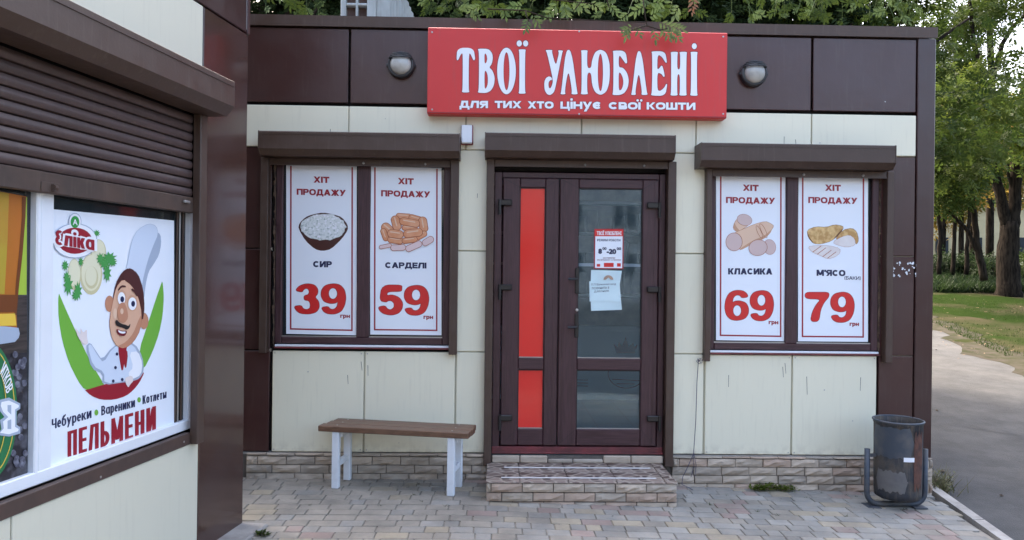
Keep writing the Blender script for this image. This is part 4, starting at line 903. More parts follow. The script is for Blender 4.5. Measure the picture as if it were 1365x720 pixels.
# ---- roof ventilation housing
vt = thing('ventilation_housing', 'pale grey perforated housing standing on the shop roof at upper left', 'vent housing', (-1.3, 1.0, 3.46))
va = F(454, 10, .6).x; vb = F(500, 10, .6).x; v0, v1_ = 3.46, 4.5
holes = MB(); cell_h = .105; pxa = [F(461, 10, .6).x, F(474, 10, .6).x, F(477, 10, .6).x, F(489, 10, .6).x]
fr = MB().box(va, pxa[0], .6, .68, v0, v1_, .006).box(pxa[1], pxa[2], .6, .68, v0, v1_, .004).box(pxa[3], vb, .6, .68, v0, v1_, .006)
z = v0
while z < v1_: fr.box(pxa[0]-.004, pxa[3]+.004, .603, .675, z-.013, z+.013, .008); z += .115
obj('lattice_front', fr, GALV, vt); obj('grille_back', MB().box(pxa[0], pxa[3], .655, .67, v0, v1_), GRILL, vt); obj('body', MB().box(va+.004, vb-.004, .681, 1.5, v0, v1_-.01, .01), GALV, vt)
sg = F(520, 10, 1.4).x
fin = MB(); y_ = .70
for k in range(12):
    yk = .7+k*.09; fin.add([(vb, yk, v0), (vb+.10+k*.012, yk+.05, v0), (vb+.10+k*.012, yk+.05, v1_-.25-k*.02), (vb, yk, v1_-.2), (vb, yk+.02, v0), (vb+.10+k*.012, yk+.07, v0), (vb+.10+k*.012, yk+.07, v1_-.25-k*.02), (vb, yk+.02, v1_-.2)], [(0, 1, 2, 3), (4, 7, 6, 5), (0, 4, 5, 1), (1, 5, 6, 2), (2, 6, 7, 3)])
obj('side_louvre', fin, GALV, vt)

# ---- bench
def gp(px, py): p = G(px, py); return p
BLf, BRf = gp(447.5, 651), gp(601, 661); BLb, BRb = gp(458, 643), gp(610, 652.5)
ax = (BRf-BLf); ax.z = 0; ax.normalize(); ay = Vector((-ax.y, ax.x, 0))
bz = .425
bench = thing('bench', 'brown plank bench on white painted legs left of the door', 'bench', (BLf+BRf)/2)
mid = (BLf+BRf)/2 + ay*.115; bm_ = Matrix.Translation((mid.x, mid.y, 0)) @ Matrix((ax, ay, u0)).transposed().to_4x4()
hl = .555
for k in range(3): obj('seat_plank', MB().box(-hl+(.0, .02, .03)[k], hl-(0, -.005, .01)[k], -.145+k*.097, -.145+k*.097+.093, bz+.0, bz+.042+(k == 1)*.001, .005, bm_), (WOOD), bench)
for s_ in (-1, 1):
    xo = (BLf-mid).dot(ax) if s_ < 0 else (BRf-mid).dot(ax)
    for k, yo in enumerate((-.115, .10)):
        gzz = gz(mid.x+xo*ax.x, mid.y); lg = obj('leg', MB().box(xo-.026, xo+.026, yo-.02, yo+.02, gzz, bz-.001, .004, bm_), WPAINT, bench)
    obj('leg_brace', MB().box(xo-.02, xo+.02, -.088, .073, .17, .21, .003, bm_), WPAINT, bench)
    obj('seat_batten', MB().box(xo-.036, xo+.036, -.088, .073, bz-.045, bz-.002, .003, bm_), WPAINT, bench)
# ---- litter bin
bc = G(1196, 679); bc.y += .055; bc.x = F(1196, 679, bc.y).x
bin_ = thing('litter_bin', 'worn blue grey metal litter bin hung on a bent tube stand', 'litter bin', (bc.x, bc.y, gz(bc.x, bc.y)))
bd_ = (bc - CP).length; rb = .5*(1226-1165)/FPX*(bc.y+CAM_D); gb = gz(bc.x, bc.y)
zt_ = CAM_H - (563-368)/FPX*(bc.y+CAM_D); zb_ = CAM_H - (668-368)/FPX*(bc.y+CAM_D)
prf = []
N_ = 40; hh = zt_-zb_
barrel = MB().lathe((bc.x, bc.y, zb_), [(0, .006), (rb*.80, 0), (rb*.93, .012), (rb*.955, .05), (rb*.97, hh*.35), (rb*.975, hh*.7), (rb*.985, hh-.03), (rb*1.0, hh-.028), (rb*1.02, hh-.012), (rb*1.0, hh), (rb*.965, hh-.006), (rb*.955, hh-.05), (rb*.93, .03), (0, .025)], 40)
bo = obj('barrel', barrel, BINM, bin_, smooth=True)
bo['label'] = 'dented barrel with worn paint'
obj('rim', MB().tube([(bc.x+rb*1.01*math.cos(a), bc.y+rb*1.01*math.sin(a), zt_-.006) for a in np.linspace(0, 2*math.pi, 33)], .008, 6, cap=False), BINF, bin_, smooth=True)
def patch(name, a0, a1, z0, z1, m, off, rag=.0, n=36):
    ph_ = random.uniform(0, 6)
    mb = MB()
    vs = []
    for i in range(n+1):
        a = R(a0+(a1-a0)*i/n)
        e_ = min(1, i/4, (n-i)/4) if rag else 1; w1 = rag*(.6*math.sin(i*.5+ph_)+.4*math.sin(i*1.3)+random.uniform(-.25, .25)); mz = (z0+z1)/2
        for z in (mz+(z0-mz)*e_+w1, mz+(z1-mz)*e_-w1*.8):
            rr = rb*(.955+.02*(z-zb_)/hh)+off; vs.append((bc.x+rr*math.cos(a), bc.y+rr*math.sin(a), z))
    mb.add(vs, [(2*i, 2*i+2, 2*i+3, 2*i+1) for i in range(n)]); return obj(name, mb, m, bin_, smooth=True, recalc=False)
patch('rust_patch', 278, 312, zb_+.10, zt_-.07, RUST, .004, .03)
patch('label_sticker', 254, 280, zb_+hh*.52, zb_+hh*.575, PWHITE, .006)
patch('paint_band', 165, 281, zb_+hh*.55, zb_+hh*.93, BINF, .003, .01)
patch('blistered_patch', 182, 266, zb_+.07, zb_+hh*.38, BAG, .0035, .014)
# frame: bent tube in the plane facing the road
def BP(px, py): d = ray(px, py); t = (bc.y-.02-CP.y)/d.y; return CP+d*t
lx, rx_ = BP(1157.5, 640).x, BP(1235, 640).x; zft = BP(1157, 599).z
path = [(lx, bc.y, zft)]; r_ = .085; zf = gb+.02
path += [(lx+r_-r_*math.cos(a), bc.y, zf+r_-r_*math.sin(a)) for a in np.linspace(0, math.pi/2, 7)] + [(rx_-r_+r_*math.sin(a), bc.y, zf+r_-r_*math.cos(a)) for a in np.linspace(0, math.pi/2, 7)] + [(rx_, bc.y, zft)]
obj('stand', MB().tube(path, .019, 12), BINF, bin_, smooth=True)
obj('pivot', MB().box(lx, bc.x-rb*.9, bc.y-.008, bc.y+.008, zft-.055, zft-.035), BINF, bin_); obj('pivot', MB().box(bc.x+rb*.9, rx_, bc.y-.008, bc.y+.008, zft-.055, zft-.035), BINF, bin_)
obj('foot_plate', MB().box(lx-.01, lx+.08, bc.y-.06, bc.y+.06, gb+.0, gb+.008).box(rx_-.10, rx_-.01, bc.y-.06, bc.y+.06, gb, gb+.008), BINF, bin_)

# ---- weeds
def weed(px0, px1, py, n, h, m, label, spread=.05, y_off=0, base=None):
    a = base or G(px0, py); b = (G(px1, py) if not base else base+Vector((spread, -.1, 0)))
    mb = MB()
    for i in range(n):
        t = random.random(); c_ = a.lerp(b, t)+Vector((random.gauss(0, spread*.3), random.gauss(0, spread*.5)+y_off, 0)); an = random.uniform(0, 6.28); l = random.uniform(.012, .03); hz = random.uniform(.0, h)*(1-abs(t-.5))
        d = Vector((math.cos(an), math.sin(an), random.uniform(-.2, .8)))*l; s_ = Vector((-math.sin(an), math.cos(an), 0))*l*.35; c_.z += hz
        mb.add([c_, c_+d*.5+s_, c_+d, c_+d*.5-s_], [(0, 1, 2, 3)])
    for i in range(n//25):
        t = random.random(); c_ = a.lerp(b, t); mb.tube([c_, c_+Vector((random.uniform(-.03, .03), -.01, h*.9))], .0015, 4)
    o = obj('weed_clump', mb, m, recalc=False); tag(o, label, 'weeds'); return o
weed(1002, 1058, 654, 420, .05, LEAFL, 'low green weeds growing along the plinth left of the bin', .045)
tb = G(1252, 652)+Vector((.02, .12, 0))
tuft = blades(330, lambda: (tb.x+random.gauss(0, .06), tb.y+random.gauss(0, .10), gz(tb.x, tb.y)-.03), .05, .19, .004, .75)
for _ in range(160):
    c_ = tb+Vector((random.gauss(0, .07), random.gauss(0, .11), random.uniform(-.02, .12))); d = Vector((random.gauss(0, 1), random.gauss(0, 1), .4)).normalized()*.018; e = d.cross(Vector((0, 0, 1)))*.4
    tuft.add([c_-d, c_+e, c_+d, c_-e], [(0, 1, 2, 3)])
tag(obj('weed_clump', tuft, mat('dry_weed', (.13, .14, .06), .9, spec=.1, noise=1, nscale=30, ncol=(.20, .16, .10)), recalc=False), 'dry grassy weed tuft at the kerb behind the bin', 'weeds')
weed(344, 356, 715, 60, .03, LEAFM, 'tiny green weed at the foot of the nearer kiosk', .02)

# ================================================================== NEARER KIOSK (left)
nk = thing('kiosk', 'nearer food kiosk at left with brown roller shutter half down over poster windows', 'kiosk', LC)
TE = 7.0
lt = lambda x, y, o=0.: LT(x, y, o)
tcol = lt(267, 400)[0]; zs_top = lt(337, 50)[1]
zbx_t = lt(313, 110, .19)[1]
obj('wall', MB().box(.012, TE, -2.6, -.12, .0, 4.4, 0, LM).box(.002, .012, -2.6, -.031, .0, 4.4, 0, LM), DARK, nk)
obj('corner_panel', MB().box(.0, tcol-.004, -.03, 0, .03, zs_top-.004, .004, LM), COLUMN, nk)
obj('fascia_panel', MB().box(.03, TE, -.03, .004, zs_top+.004, 4.4, .004, LM), BROWN, nk)
obj('fascia_trim', MB().box(-.004, .028, -.03, .010, zs_top-.002, 4.4, .002, LM), BROWN, nk)
obj('fascia_joint', MB().box(.0285, .0335, .004, .0055, zs_top+.02, 4.4, 0, LM), STEEL, nk)
zbox_top = lt(200, 48)[1]
for a, b in ((tcol+.004, 1.9), (1.908, 3.2), (3.208, TE)):
    obj('cladding_panel', MB().box(a, b, -.03, 0, lt(313, 143, .19)[1]+.02, zs_top-.004, .004, LM), CREAMG, nk)
# shutter box
tE = lt(313, 120, .19)[0]; zt2 = lt(313, 110, .19)[1]; zcr = lt(313, 143, .19)[1]; zch = zcr-.05
prof = [(.0, zt2+.01), (.185, zt2+.004), (.19, zt2), (.19, zcr), (.145, zch), (.0, zch)]
bx = obj('shutter_box', MB().prism([(n, z) for n, z in prof], tE, TE-.5, LM), TRIM, nk)
obj('lip', MB().box(tE+.01, TE-.5, .1905, .194, zt2-.028, zt2-.024, 0, LM), TRIM, bx)
# guide, shutter slats, bottom bar
tg0, tg1 = lt(271, 400, .03)[0], lt(263.5, 400, .03)[0]
zstrip_t = lt(258, 575)[1]; zstrip_b = lt(263, 588)[1]
obj('guide_rail', MB().box(tg0, tg1+.012, .0, .045, zstrip_b, zch-.001, .004, LM), TRIM, nk)
zbar_b = lt(262, 285, .0)[1]; zbar_t = lt(262, 264, .0)[1]
shut = obj('roller_shutter', MB().box(tg1, TE-.5, -.036, -.030, zbar_t, zch, 0, LM), DARK, nk)
ph = .0490; z = zbar_t+.001
while z < zch-.005:
    pf = [(-.028, z+.001), (-.014, z+.004)] + [(-.012+.0065*math.sin(math.pi*k/6), z+.006+(ph-.012)*k/6) for k in range(7)] + [(-.014, z+ph-.004), (-.028, z+ph-.001)]
    obj('slat', MB().prism(pf, tg1+.002, TE-.5, LM), SLAT, shut, smooth=False); z += ph
obj('bottom_bar', MB().box(tg1, TE-.5, -.03, .004, zbar_b, zbar_t-.001, .004, LM), mat('rusty_brown_bar', (.075, .045, .032), .5, noise=.7, nscale=6, ncol=(.045, .03, .024), streak=.3), shut)
t_, z_ = lt(67, 250, .004); obj('lock_plate', MB().box(t_-.05, t_+.05, .004, .008, z_-.022, z_+.02, .004, LM).lathe(LM @ Vector((t_-.01, .012, z_)), [(0, -.01), (.014, -.01), (.014, .01), (0, .012)], 10, 'y'), TRIM, shut)
t_, z_ = lt(246, 269, .004); obj('latch', MB().box(t_-.03, t_+.02, .004, .02, z_-.007, z_+.007, .003, LM), STEEL, shut)
# window
WN = -.055
tw_r = lt(259, 420, -.02)[0]; tm0, tm1 = lt(65, 420, WN)[0], lt(41, 420, WN)[0]; zw_b = lt(258, 573)[1]
win = obj('window', MB().box(tw_r, lt(247, 420, WN)[0], WN-.03, -.031, zw_b, zbar_t, .005, LM), WPVC, nk)
obj('mullion', MB().box(tm0, lt(47, 420, WN)[0], WN-.03, -.034, zw_b+.001, zbar_t, .005, LM)
          .box(lt(46.8, 420, WN)[0], tm1, WN-.03, -.031, zw_b+.001, zbar_t, .005, LM), WPVC, win)
zp_b = lt(228, 565, WN)[1]
obj('window_rail', MB().box(tw_r+.001, TE-.6, WN-.025, -.0305, zw_b, zp_b+.0, .005, LM), WPVC, win)
obj('pane', MB().box(tw_r+.005, TE-.6, WN-.012, WN-.006, zw_b, zbar_t, 0, LM), PANE, win)
t_a, t_b = lt(232, 420, WN)[0], lt(246, 420, WN)[0]
for k, c_ in enumerate((.25, .55, .8)):
    tt = t_b+(t_a-t_b)*c_; obj('side_bead', MB().box(tt-.006, tt+.006, WN-.005, WN+.004, zp_b, zbar_t, .002, LM), (STEEL if k == 1 else TRIM), win)
obj('sill_strip', MB().box(tg1+.012, TE, -.03, .004, zstrip_b, zstrip_t+.002, .003, LM), mat('brown_sill_metal', (.075, .045, .036), .45, noise=.6, nscale=8, ncol=(.05, .033, .028)), nk)
for (px, py) in ((134, 636), (245, 589)):
    t_, z_ = lt(px, py, .004); obj('screw', MB().box(t_-.005, t_+.005, .0042, .007, z_-.005, z_+.005, .002, LM), STEEL, nk)
for a, b in ((tcol+.001, 1.75), (1.756, 3.3), (3.306, TE)):
    obj('cladding_panel', MB().box(a, b, -.03, -.002, .06, zstrip_b-.002, .003, LM), CREAMG, nk)
obj('plinth', MB().box(-.02, TE, -.2, .16, -.1, .034, .01, LM), CONC, nk)

# ---- cook poster (generic cook figure)
PN = WN-.001
cp = thing('poster', 'large white dumpling poster with a cartoon cook in a tall hat', 'poster', L(150, 620, PN), 'posters in the nearer kiosk window')
cs = [L(65, 278.5, PN), L(232, 294, PN), L(232, 563.5, PN), L(65, 626.5, PN)]
obj('sheet', MB().add(cs+[v-dN*.002 for v in cs], [(0, 1, 2, 3), (4, 7, 6, 5), (0, 4, 5, 1), (1, 5, 6, 2), (2, 6, 7, 3), (3, 7, 4, 0)]), POSTER, cp)
Q = LQ(PN)
def P(nm, polys, k, m, sm=1, edge=None): return shp(nm, polys, Q, .0006+k*.00045, m, cp, sm, edge)
P('green_arc', [[(78.5,391),(79.5,393),(88,413),(104,448),(122,485),(138,511),(139,514),(125,518),(113,520),(104,508),(92,484),(83,455),(78,425),(77.5,400)], [(216,375),(217,378),(218.5,395),(217,420),(212,445),(203,470),(192,492),(186,490),(186,465),(196,435),(208,398),(215,378)]], 0, PGRN)
P('red_arc', [[(112,519),(115,520),(140,512),(175,504),(191,496),(192,498),(186,510),(178,520),(168,528),(152,533),(135,533),(122,528)]], 1, PRDK)
P('dumpling_edge', [ell(99,366,9,21), ell(131,336,10.5,17), ell(121.5,366,15,27)], 1, PDOUGH2, 0)
P('dumpling', [ell(99,364,8,18), ell(131,335,9,15), ell(121.5,364,13,24)], 2, PDOUGH, 0)
P('dumpling_shade', [[ell(122,370,9,15), ell(121.5,368,7.5,13)]], 4, PDOUGH2, 0)
def parsley(cx, cy, w_, h):
    o = []
    n = 18
    for i in range(n): a = 2*math.pi*i/n; k = 1 if i % 2 else .52; o.append((cx+w_*k*math.cos(a), cy+h*k*math.sin(a)))
    return o
P('parsley', [parsley(*a) for a in ((87,354,5,8),(91,380,7,16),(89,370,5,10),(104,388,6,14),(101,394,6,8),(108,349,4,7),(134,345,6,9),(146,344,11,9),(143,364,6,14),(140,352,8,8),(150,350,7,6),(129,311,5,5))], 5, mat('print_leaf_green', (.06, .30, .07), .4), 0)
# logo
P('logo_ring', [ell(100,321,30,23.5), ell(100,295.5,8.6,11.5)], 7, PLB2, 0)
P('logo_white', [ell(100,321,28.8,22.3), ell(100,295.5,7.8,10.6)], 8, PWHITE, 0)
P('logo_red_oval', [ell(100,321,23,17.5)], 9, PRDK, 0); P('logo_green_oval', [ell(100,296,5.8,8)], 10, mat('print_logo_green', (.03, .30, .06), .4), 0)
text2('Ɛліка', Q, (73, 305.5, 127, 314, 20), .0062, PWHITE, cp, .22, grow_=.13)
text2('Ɛліка', Q, (74, 306.5, 126, 315, 19), .0076, PRDK, cp, .22)
text('A', Q, (97, 292, 103.5, 292.5, 8), .0072, PWHITE, cp, .02)
# cook: hat, head, jacket
P('cook_hat_shade', [[(184,398),(186,376),(190,350),(196,325),(206,308),(214,312),(215,325),(212,340),(205,352),(198,362),(194,380),(192,400)]], 2, PLB2)
P('cook_hat', [[(168,362),(172,340),(176,320),(184,306),(198,298),(208,301),(211,312),(204,328),(196,350),(190,375),(188,392)]], 3, PLB, edge=PLB2)
P('cook_jacket_shade', [[(114,462),(120,456),(128,468),(136,480),(150,462),(165,456),(180,458),(190,475),(192,495),(186,505),(178,508),(136,514),(137,498),(122,492)]], 2, PLB2)
P('cook_jacket', [[(117,462),(121,458),(130,474),(138,484),(150,464),(166,458),(178,460),(187,476),(190,493),(182,503),(172,507),(139,512),(139,496),(124,488)]], 3, PLB, edge=PLB2)
P('cook_sleeve', [[(172,470),(184,468),(190,484),(188,500),(176,506),(170,498),(178,490)]], 4, PWHITE)
P('cook_scarf', [[(158,462),(170,458),(168,470),(163,500),(158,470)], [(166,464),(171,470),(168,494),(164,480)]], 5, PRDK)
P('cook_hand', [[(112,460),(104,450),(100,436),(104,441),(108,446),(107,436),(111,444),(116,438),(116,450),(118,458)], [(166,504),(168,512),(171,517),(174,512),(178,508),(176,500)]], 6, mat('print_glove', (.74, .66, .64), .4))
P('cook_button', [ell(x_, y_, 1.8, 2.2, 10) for x_, y_ in ((156,472),(154,490),(151,508),(163,506))], 6, PNAVY, 0)
P('cook_ear', [ell(146,405,6,11,16), ell(192,428,6,11,16)], 3, PSKD, 0)
P('cook_hair', [[(150,400),(154,378),(163,362),(172,357),(184,364),(191,385),(193,410),(190,430),(186,410),(178,385),(165,378),(157,384),(152,405)]], 4, PHAIR)
P('cook_face', [[(151,400),(155,383),(164,372),(176,378),(184,395),(189,418),(187,440),(178,456),(166,465),(156,462),(149,450),(146,432),(148,415)]], 5, PSKIN, edge=PSAUD)
P('cook_face_shade', [[(189,418),(187,440),(178,456),(166,465),(156,462),(168,456),(178,444),(184,428)]], 6, PSKD)
P('cook_fringe', [[(166,360),(175,357),(186,368),(191,392),(190,410),(184,394),(175,380),(165,373)]], 7, PHAIR)
P('eye_white', [ell(162,398,5,8.5), ell(176.5,405,5.5,8.5)], 8, PWHITE, 0)
P('eye_iris', [ell(163,399,2.6,4,12), ell(177.5,405,2.6,4,12)], 9, PNAVY, 0)
P('eyebrow', [[(157,386),(162,380),(168,381),(168,383),(162,383),(158,388)], [(176,384),(181,388),(184,395),(182,395),(179,390),(175,387)]], 10, PHAIR)
P('cook_eye_shade', [ell(162, 397, 6.5, 11), ell(176.5, 404, 7, 11)], 7, mat('print_skin_mid', (.58, .33, .21), .35), 0)
P('cook_nose', [[(160,404),(166,403),(170,414),(171,424),(166,431),(159,429),(156,421),(157,412)]], 10, PSKD)
P('cook_nose_shine', [ell(162.5, 415, 2.2, 4, 12)], 12, PHAM, 0)
P('cook_cheek_shine', [ell(153.5, 418, 2.5, 7, 14)], 7, PHAM, 0)
P('moustache', [[(153.5,428),(156,426),(159,430),(163,432),(168,433),(171,435),(174,431),(173,437),(169,440),(164,437),(159,436),(155,434)]], 11, PBLK)
P('mouth', [[(155,438),(162,441),(170,441),(167,448),(160,448),(156,444)]], 11, PMAR)
P('teeth', [[(157,439.5),(162,442),(168,442),(166,445),(159,444)]], 12, PWHITE)
def wtext(t_, q, b=.16, m=PNAVY): text2(t_, Q, q, .0008, m, cp, b)
wtext('Чебуреки', (69, 559, 122, 543.5, 13.5)); wtext('Вареники', (135, 541.5, 180, 530, 12.5)); wtext('Котлеты', (190, 527.5, 222, 519, 11.5))
P('green_dot', [ell(128.5,550,2.6,4,14), ell(185.5,533,2.4,3.6,14)], 1, PGRN, 0)
text2('ПЕЛЬМЕНИ', LQ(PN), (90, 575.5, 208, 541, 34), .0008, PRDK, cp, .15, gap=.07)

# ---- beverage poster at far left
dp = thing('poster', 'dark beverage poster with a beer glass and green round emblem', 'poster', L(10, 640, PN), 'posters in the nearer kiosk window')
cs = [L(-60, 240, PN), L(36.5, 262, PN), L(36.5, 636, PN), L(-60, 672, PN)]
obj('sheet', MB().add(cs+[v-dN*.002 for v in cs], [(0, 1, 2, 3), (4, 7, 6, 5), (0, 4, 5, 1), (1, 5, 6, 2), (2, 6, 7, 3), (3, 7, 4, 0)]), PGRAPE, dp)
def D(nm, polys, k, m, sm=1): return shp(nm, polys, Q, .0006+k*.0004, m, dp, sm)
D('lime_backdrop', [[(-60,243),(36,263),(35.5,393),(-60,393)]], 0, PLIME, 0)
D('plank_print', [[(-60,394),(36,394),(36,470),(-60,475)]], 0, PPLANK, 0)
D('beer_glass', [[(-60,244),(35,262),(34,290),(30,340),(25,385),(22,420),(23,445),(-60,455)]], 1, PBEER, 0)
D('beer_glow', [[(-60,244),(12,258),(10,320),(6,392),(-60,392)]], 2, mat('print_golden_beer', (.42, .30, .03), .35, noise=.7, nscale=4, ncol=(.45, .20, .02)), 0)
D('beer_edge', [[(29,262),(35,263),(34,290),(30,340),(25,385),(22,420),(19,420),(21,380),(26,330),(29,290)]], 3, PBEERD, 0)
D('dark_beer', [[(-60,393),(22,393),(20,416),(-60,418)]], 4, PBEERD, 0)
D('pale_beer', [[(-60,420),(20,418),(22,434),(-60,436)]], 4, PYEL, 0)
D('glass_foot', [[(-60,438),(24,434),(27,448),(18,458),(-60,462)]], 5, PLB2, 1)
random.seed(5)
D('grape', [ell(random.uniform(18, 34), random.uniform(462, 625), 3.6, 4.6, 12) for _ in range(26)], 3, mat('print_grape', (.07, .07, .10), .3, noise=.9, nscale=40, ncol=(.22, .23, .28)), 0)
D('green_ring', [[ell(-18,548,41,94,40), ell(-18,548,25,72,40)]], 10, PDGRN, 0)
D('yellow_ring', [[ell(-18,548,38,88,40), ell(-18,548,37,86.5,40)], [ell(-18,548,27,75,40), ell(-18,548,26,73,40)]], 11, PYEL, 0)
D('ring_core', [ell(-18,548,24.6,71,40)], 12, PDGRN, 0)
def RT(x, y, off):      # lettering bent round the ring
    a = R(-50 + x*30); r_ = 1-y*.26; return L(-18+38*math.cos(a)*r_, 548+88*math.sin(a)*r_, PN+off)
text2('ИТКОВ', RT, (0, 0, 2.9, 0, 1), .0068, PWHITE, dp, .17) if 0 else text2('ИТКОВ', lambda x, y, o_: RT(x/3.2, y, o_), (0, 0, 3.2, 0, 1), .0068, PWHITE, dp, .17)
D('gothic_letter_edge', [[(0,533),(12,530),(27,538),(27,545),(22,548),(22,566),(27,570),(27,578),(12,582),(-4,580),(2,572),(0,560),(6,556),(0,548),(-2,540)]], 15, PLB2, 0)
D('gothic_letter', [[[(2,536),(12,534),(25,540),(25,543),(20,546),(20,569),(25,572),(24,575),(12,579),(0,577),(5,571),(4,562),(11,556),(4,549),(1,541)], [(10,540),(15,540),(15,553),(10,548)], [(10,561),(15,559),(15,572),(10,572)]]], 16, PWHITE, 0)

# ================================================================== TREES AND BACKGROUND
def crown_mesh(blobs, n, size, leaflets=7, droop=.35):
    """blobs: (centre, radii); compound leaves scattered through the crown's volume"""
    wts = np.array([b[1][0]*b[1][1]*b[1][2] for b in blobs]) ** .7; wts /= wts.sum(); idx = rng.choice(len(blobs), n, p=wts)
    C_ = np.array([tuple(b[0]) for b in blobs])[idx]; Rr = np.array([tuple(b[1]) for b in blobs])[idx]
    d = rng.normal(size=(n, 3)); d /= np.linalg.norm(d, axis=1, keepdims=True); rad = rng.uniform(.35, 1.05, (n, 1)) ** .6
    lump = 1+.22*np.sin(d[:, :1]*7+C_[:, :1]*3)+.2*np.sin(d[:, 2:]*9+C_[:, 1:2]*5)
    Pp = C_ + d*Rr*rad*lump
    D_ = d*np.array([1, 1, .3])+rng.normal(scale=.5, size=(n, 3)); D_[:, 2] -= droop; D_ /= np.linalg.norm(D_, axis=1, keepdims=True)
    Sd = np.cross(D_, rng.normal(size=(n, 3))*.5+np.array([0, 0, 1.])); Sd /= np.linalg.norm(Sd, axis=1, keepdims=True)+1e-9
    Nn = np.cross(D_, Sd); sz = rng.uniform(.7, 1.3, (n, 1))*size; V = []
    for k in range(leaflets):
        t = k/(leaflets-1) if leaflets > 1 else 0; sd_ = 0 if k == leaflets-1 else (1 if k % 2 else -1)
        b = Pp + D_*sz*2.2*t; ld = D_*(.6 if sd_ else 1)+Sd*sd_*.85+Nn*rng.uniform(-.35, .25, (n, 1)); ld /= np.linalg.norm(ld, axis=1, keepdims=True)
        wv_ = np.cross(ld, Nn); wv_ /= np.linalg.norm(wv_, axis=1, keepdims=True)+1e-9; l = sz*rng.uniform(.8, 1.15, (n, 1))
        V.append(np.stack([b, b+ld*l*.45+wv_*l*.21, b+ld*l, b+ld*l*.45-wv_*l*.21], 1))
    V = np.concatenate(V, 0); mb = MB(); m_ = len(V); mb.v = V.reshape(-1, 3).tolist()
    mb.f = [(4*i, 4*i+1, 4*i+2, 4*i+3) for i in range(m_)]
    return mb
def fast(name, mb, m, parent):
    vs = np.array(mb.v); o_ = Vector((*vs.mean(0)[:2], vs.min(0)[2])); return obj(name, mb, m, parent, recalc=False, origin=o_)
def Bl(px, py, Y, r_, ry=None, rz=None):
    p = F(px, py, Y); return (p, (r_, ry or r_, rz or r_))
def limb(mb, pts, Y, w0, w1, dy=0):
    P_ = [F(px, py, Y+dy*i/max(1, len(pts)-1)) for i, (px, py) in enumerate(pts)]
    k = (Y+CAM_D)/FPX/2; n = len(P_); Q_ = []; rr = []
    for i in range(n-1):
        for s_ in range(4):
            t = s_/4; Q_.append(P_[i].lerp(P_[i+1], t)+Vector((random.gauss(0, .012), random.gauss(0, .012), 0))*(1 if i+s_ else 0)); rr.append((w0+(w1-w0)*(i+t)/(n-1))*k)
    Q_.append(P_[-1]); rr.append(w1*k); mb.tube(Q_, rr, 9, jit=.08); return mb
def tree(label, trunkf, crowns, group, base):
    t = thing('tree', label, 'tree', base, group)
    mb = MB(); trunkf(mb); obj('trunk', mb, BARKD, t, smooth=True)
    for blobs, n, sz, m, nl in crowns: fast('crown', crown_mesh(blobs, n, sz, nl), m, t)
    return t
random.seed(21)
GB = 'trees behind the shop roof'; GR = 'trees on the lawn right of the shop'
def back_tree(px, Y, label, mats, spread=2.6, n=2600, hz=0):
    base = F(px, 300, Y); base.z = gz(base.x, Y)
    def tf(mb):
        x_, y_ = base.x, base.y; mb.tube([(x_, y_, base.z-.1), (x_+.1, y_, 1.8), (x_-.05, y_+.1, 3.6), (x_+.1, y_, 6)], [.2, .16, .13, .07], 8, jit=.05)
        for k in range(6): a = random.uniform(0, 6.28); z = random.uniform(2.8, 4.5); mb.tube([(x_, y_, z), (x_+math.cos(a)*.9, y_+math.sin(a)*.9, z+.8), (x_+math.cos(a)*1.9, y_+math.sin(a)*1.5, z+1.5)], [.06, .04, .015], 6)
    bl = []
    for k in range(9):
        bl.append((Vector((base.x+random.uniform(-spread, spread)*.8, Y+random.uniform(-1.3, 1.3), random.uniform(4.0, 7.2)+hz)), (random.uniform(.9, 1.5), random.uniform(.8, 1.3), random.uniform(.7, 1.2))))
    return tree(label, tf, [(bl, n, .085, mats[0], 9), (bl[:5], n//4, .085, mats[1], 9)], GB, base)
back_tree(345, 4.6, 'dark tree left of the ventilation housing above the roof', (LEAFD, LEAFM), n=4200, hz=.4)
back_tree(505, 5.6, 'dense dark green tree right behind the ventilation housing', (LEAFD, LEAFD), n=7000)
back_tree(655, 5.2, 'dense tree above the left half of the red sign', (LEAFD, LEAFD), n=7000)
bt = back_tree(815, 4.9, 'tree whose leafy twigs hang over the top of the red sign', (LEAFD, LEAFD), n=7000)
back_tree(985, 5.4, 'dark tree above the lamp right of the sign', (LEAFD, LEAFM), n=6500)
back_tree(1130, 5.0, 'green tree above the right end of the roof', (LEAFM, LEAFL), n=5600, hz=-.2)
# overhanging twigs with large compound leaves
def leaflets(mb, tip, direc, n, ln, spread=.9):
    d = Vector(direc).normalized(); s_ = d.cross(Vector((0, 1, .2))).normalized(); nn = d.cross(s_)
    for k in range(n):
        t = k/(n-1); sd_ = 0 if k == n-1 else (1 if k % 2 else -1); b = Vector(tip)+d*(ln*1.3*t); ld = (d*.75+s_*sd_*spread+nn*random.uniform(-.4, .4)+Vector((0, 0, -.15))).normalized(); w_ = ld.cross(nn).normalized(); l = ln*random.uniform(.75, 1.1)
        mb.add([b, b+ld*l*.3+w_*l*.17, b+ld*l*.65+w_*l*.14, b+ld*l, b+ld*l*.65-w_*l*.14, b+ld*l*.3-w_*l*.17, b+ld*l*.5+nn*l*.05], [(0, 1, 6), (1, 2, 6), (2, 3, 6), (3, 4, 6), (4, 5, 6), (5, 0, 6)])
tw = MB(); lv = MB(); lvb = MB()
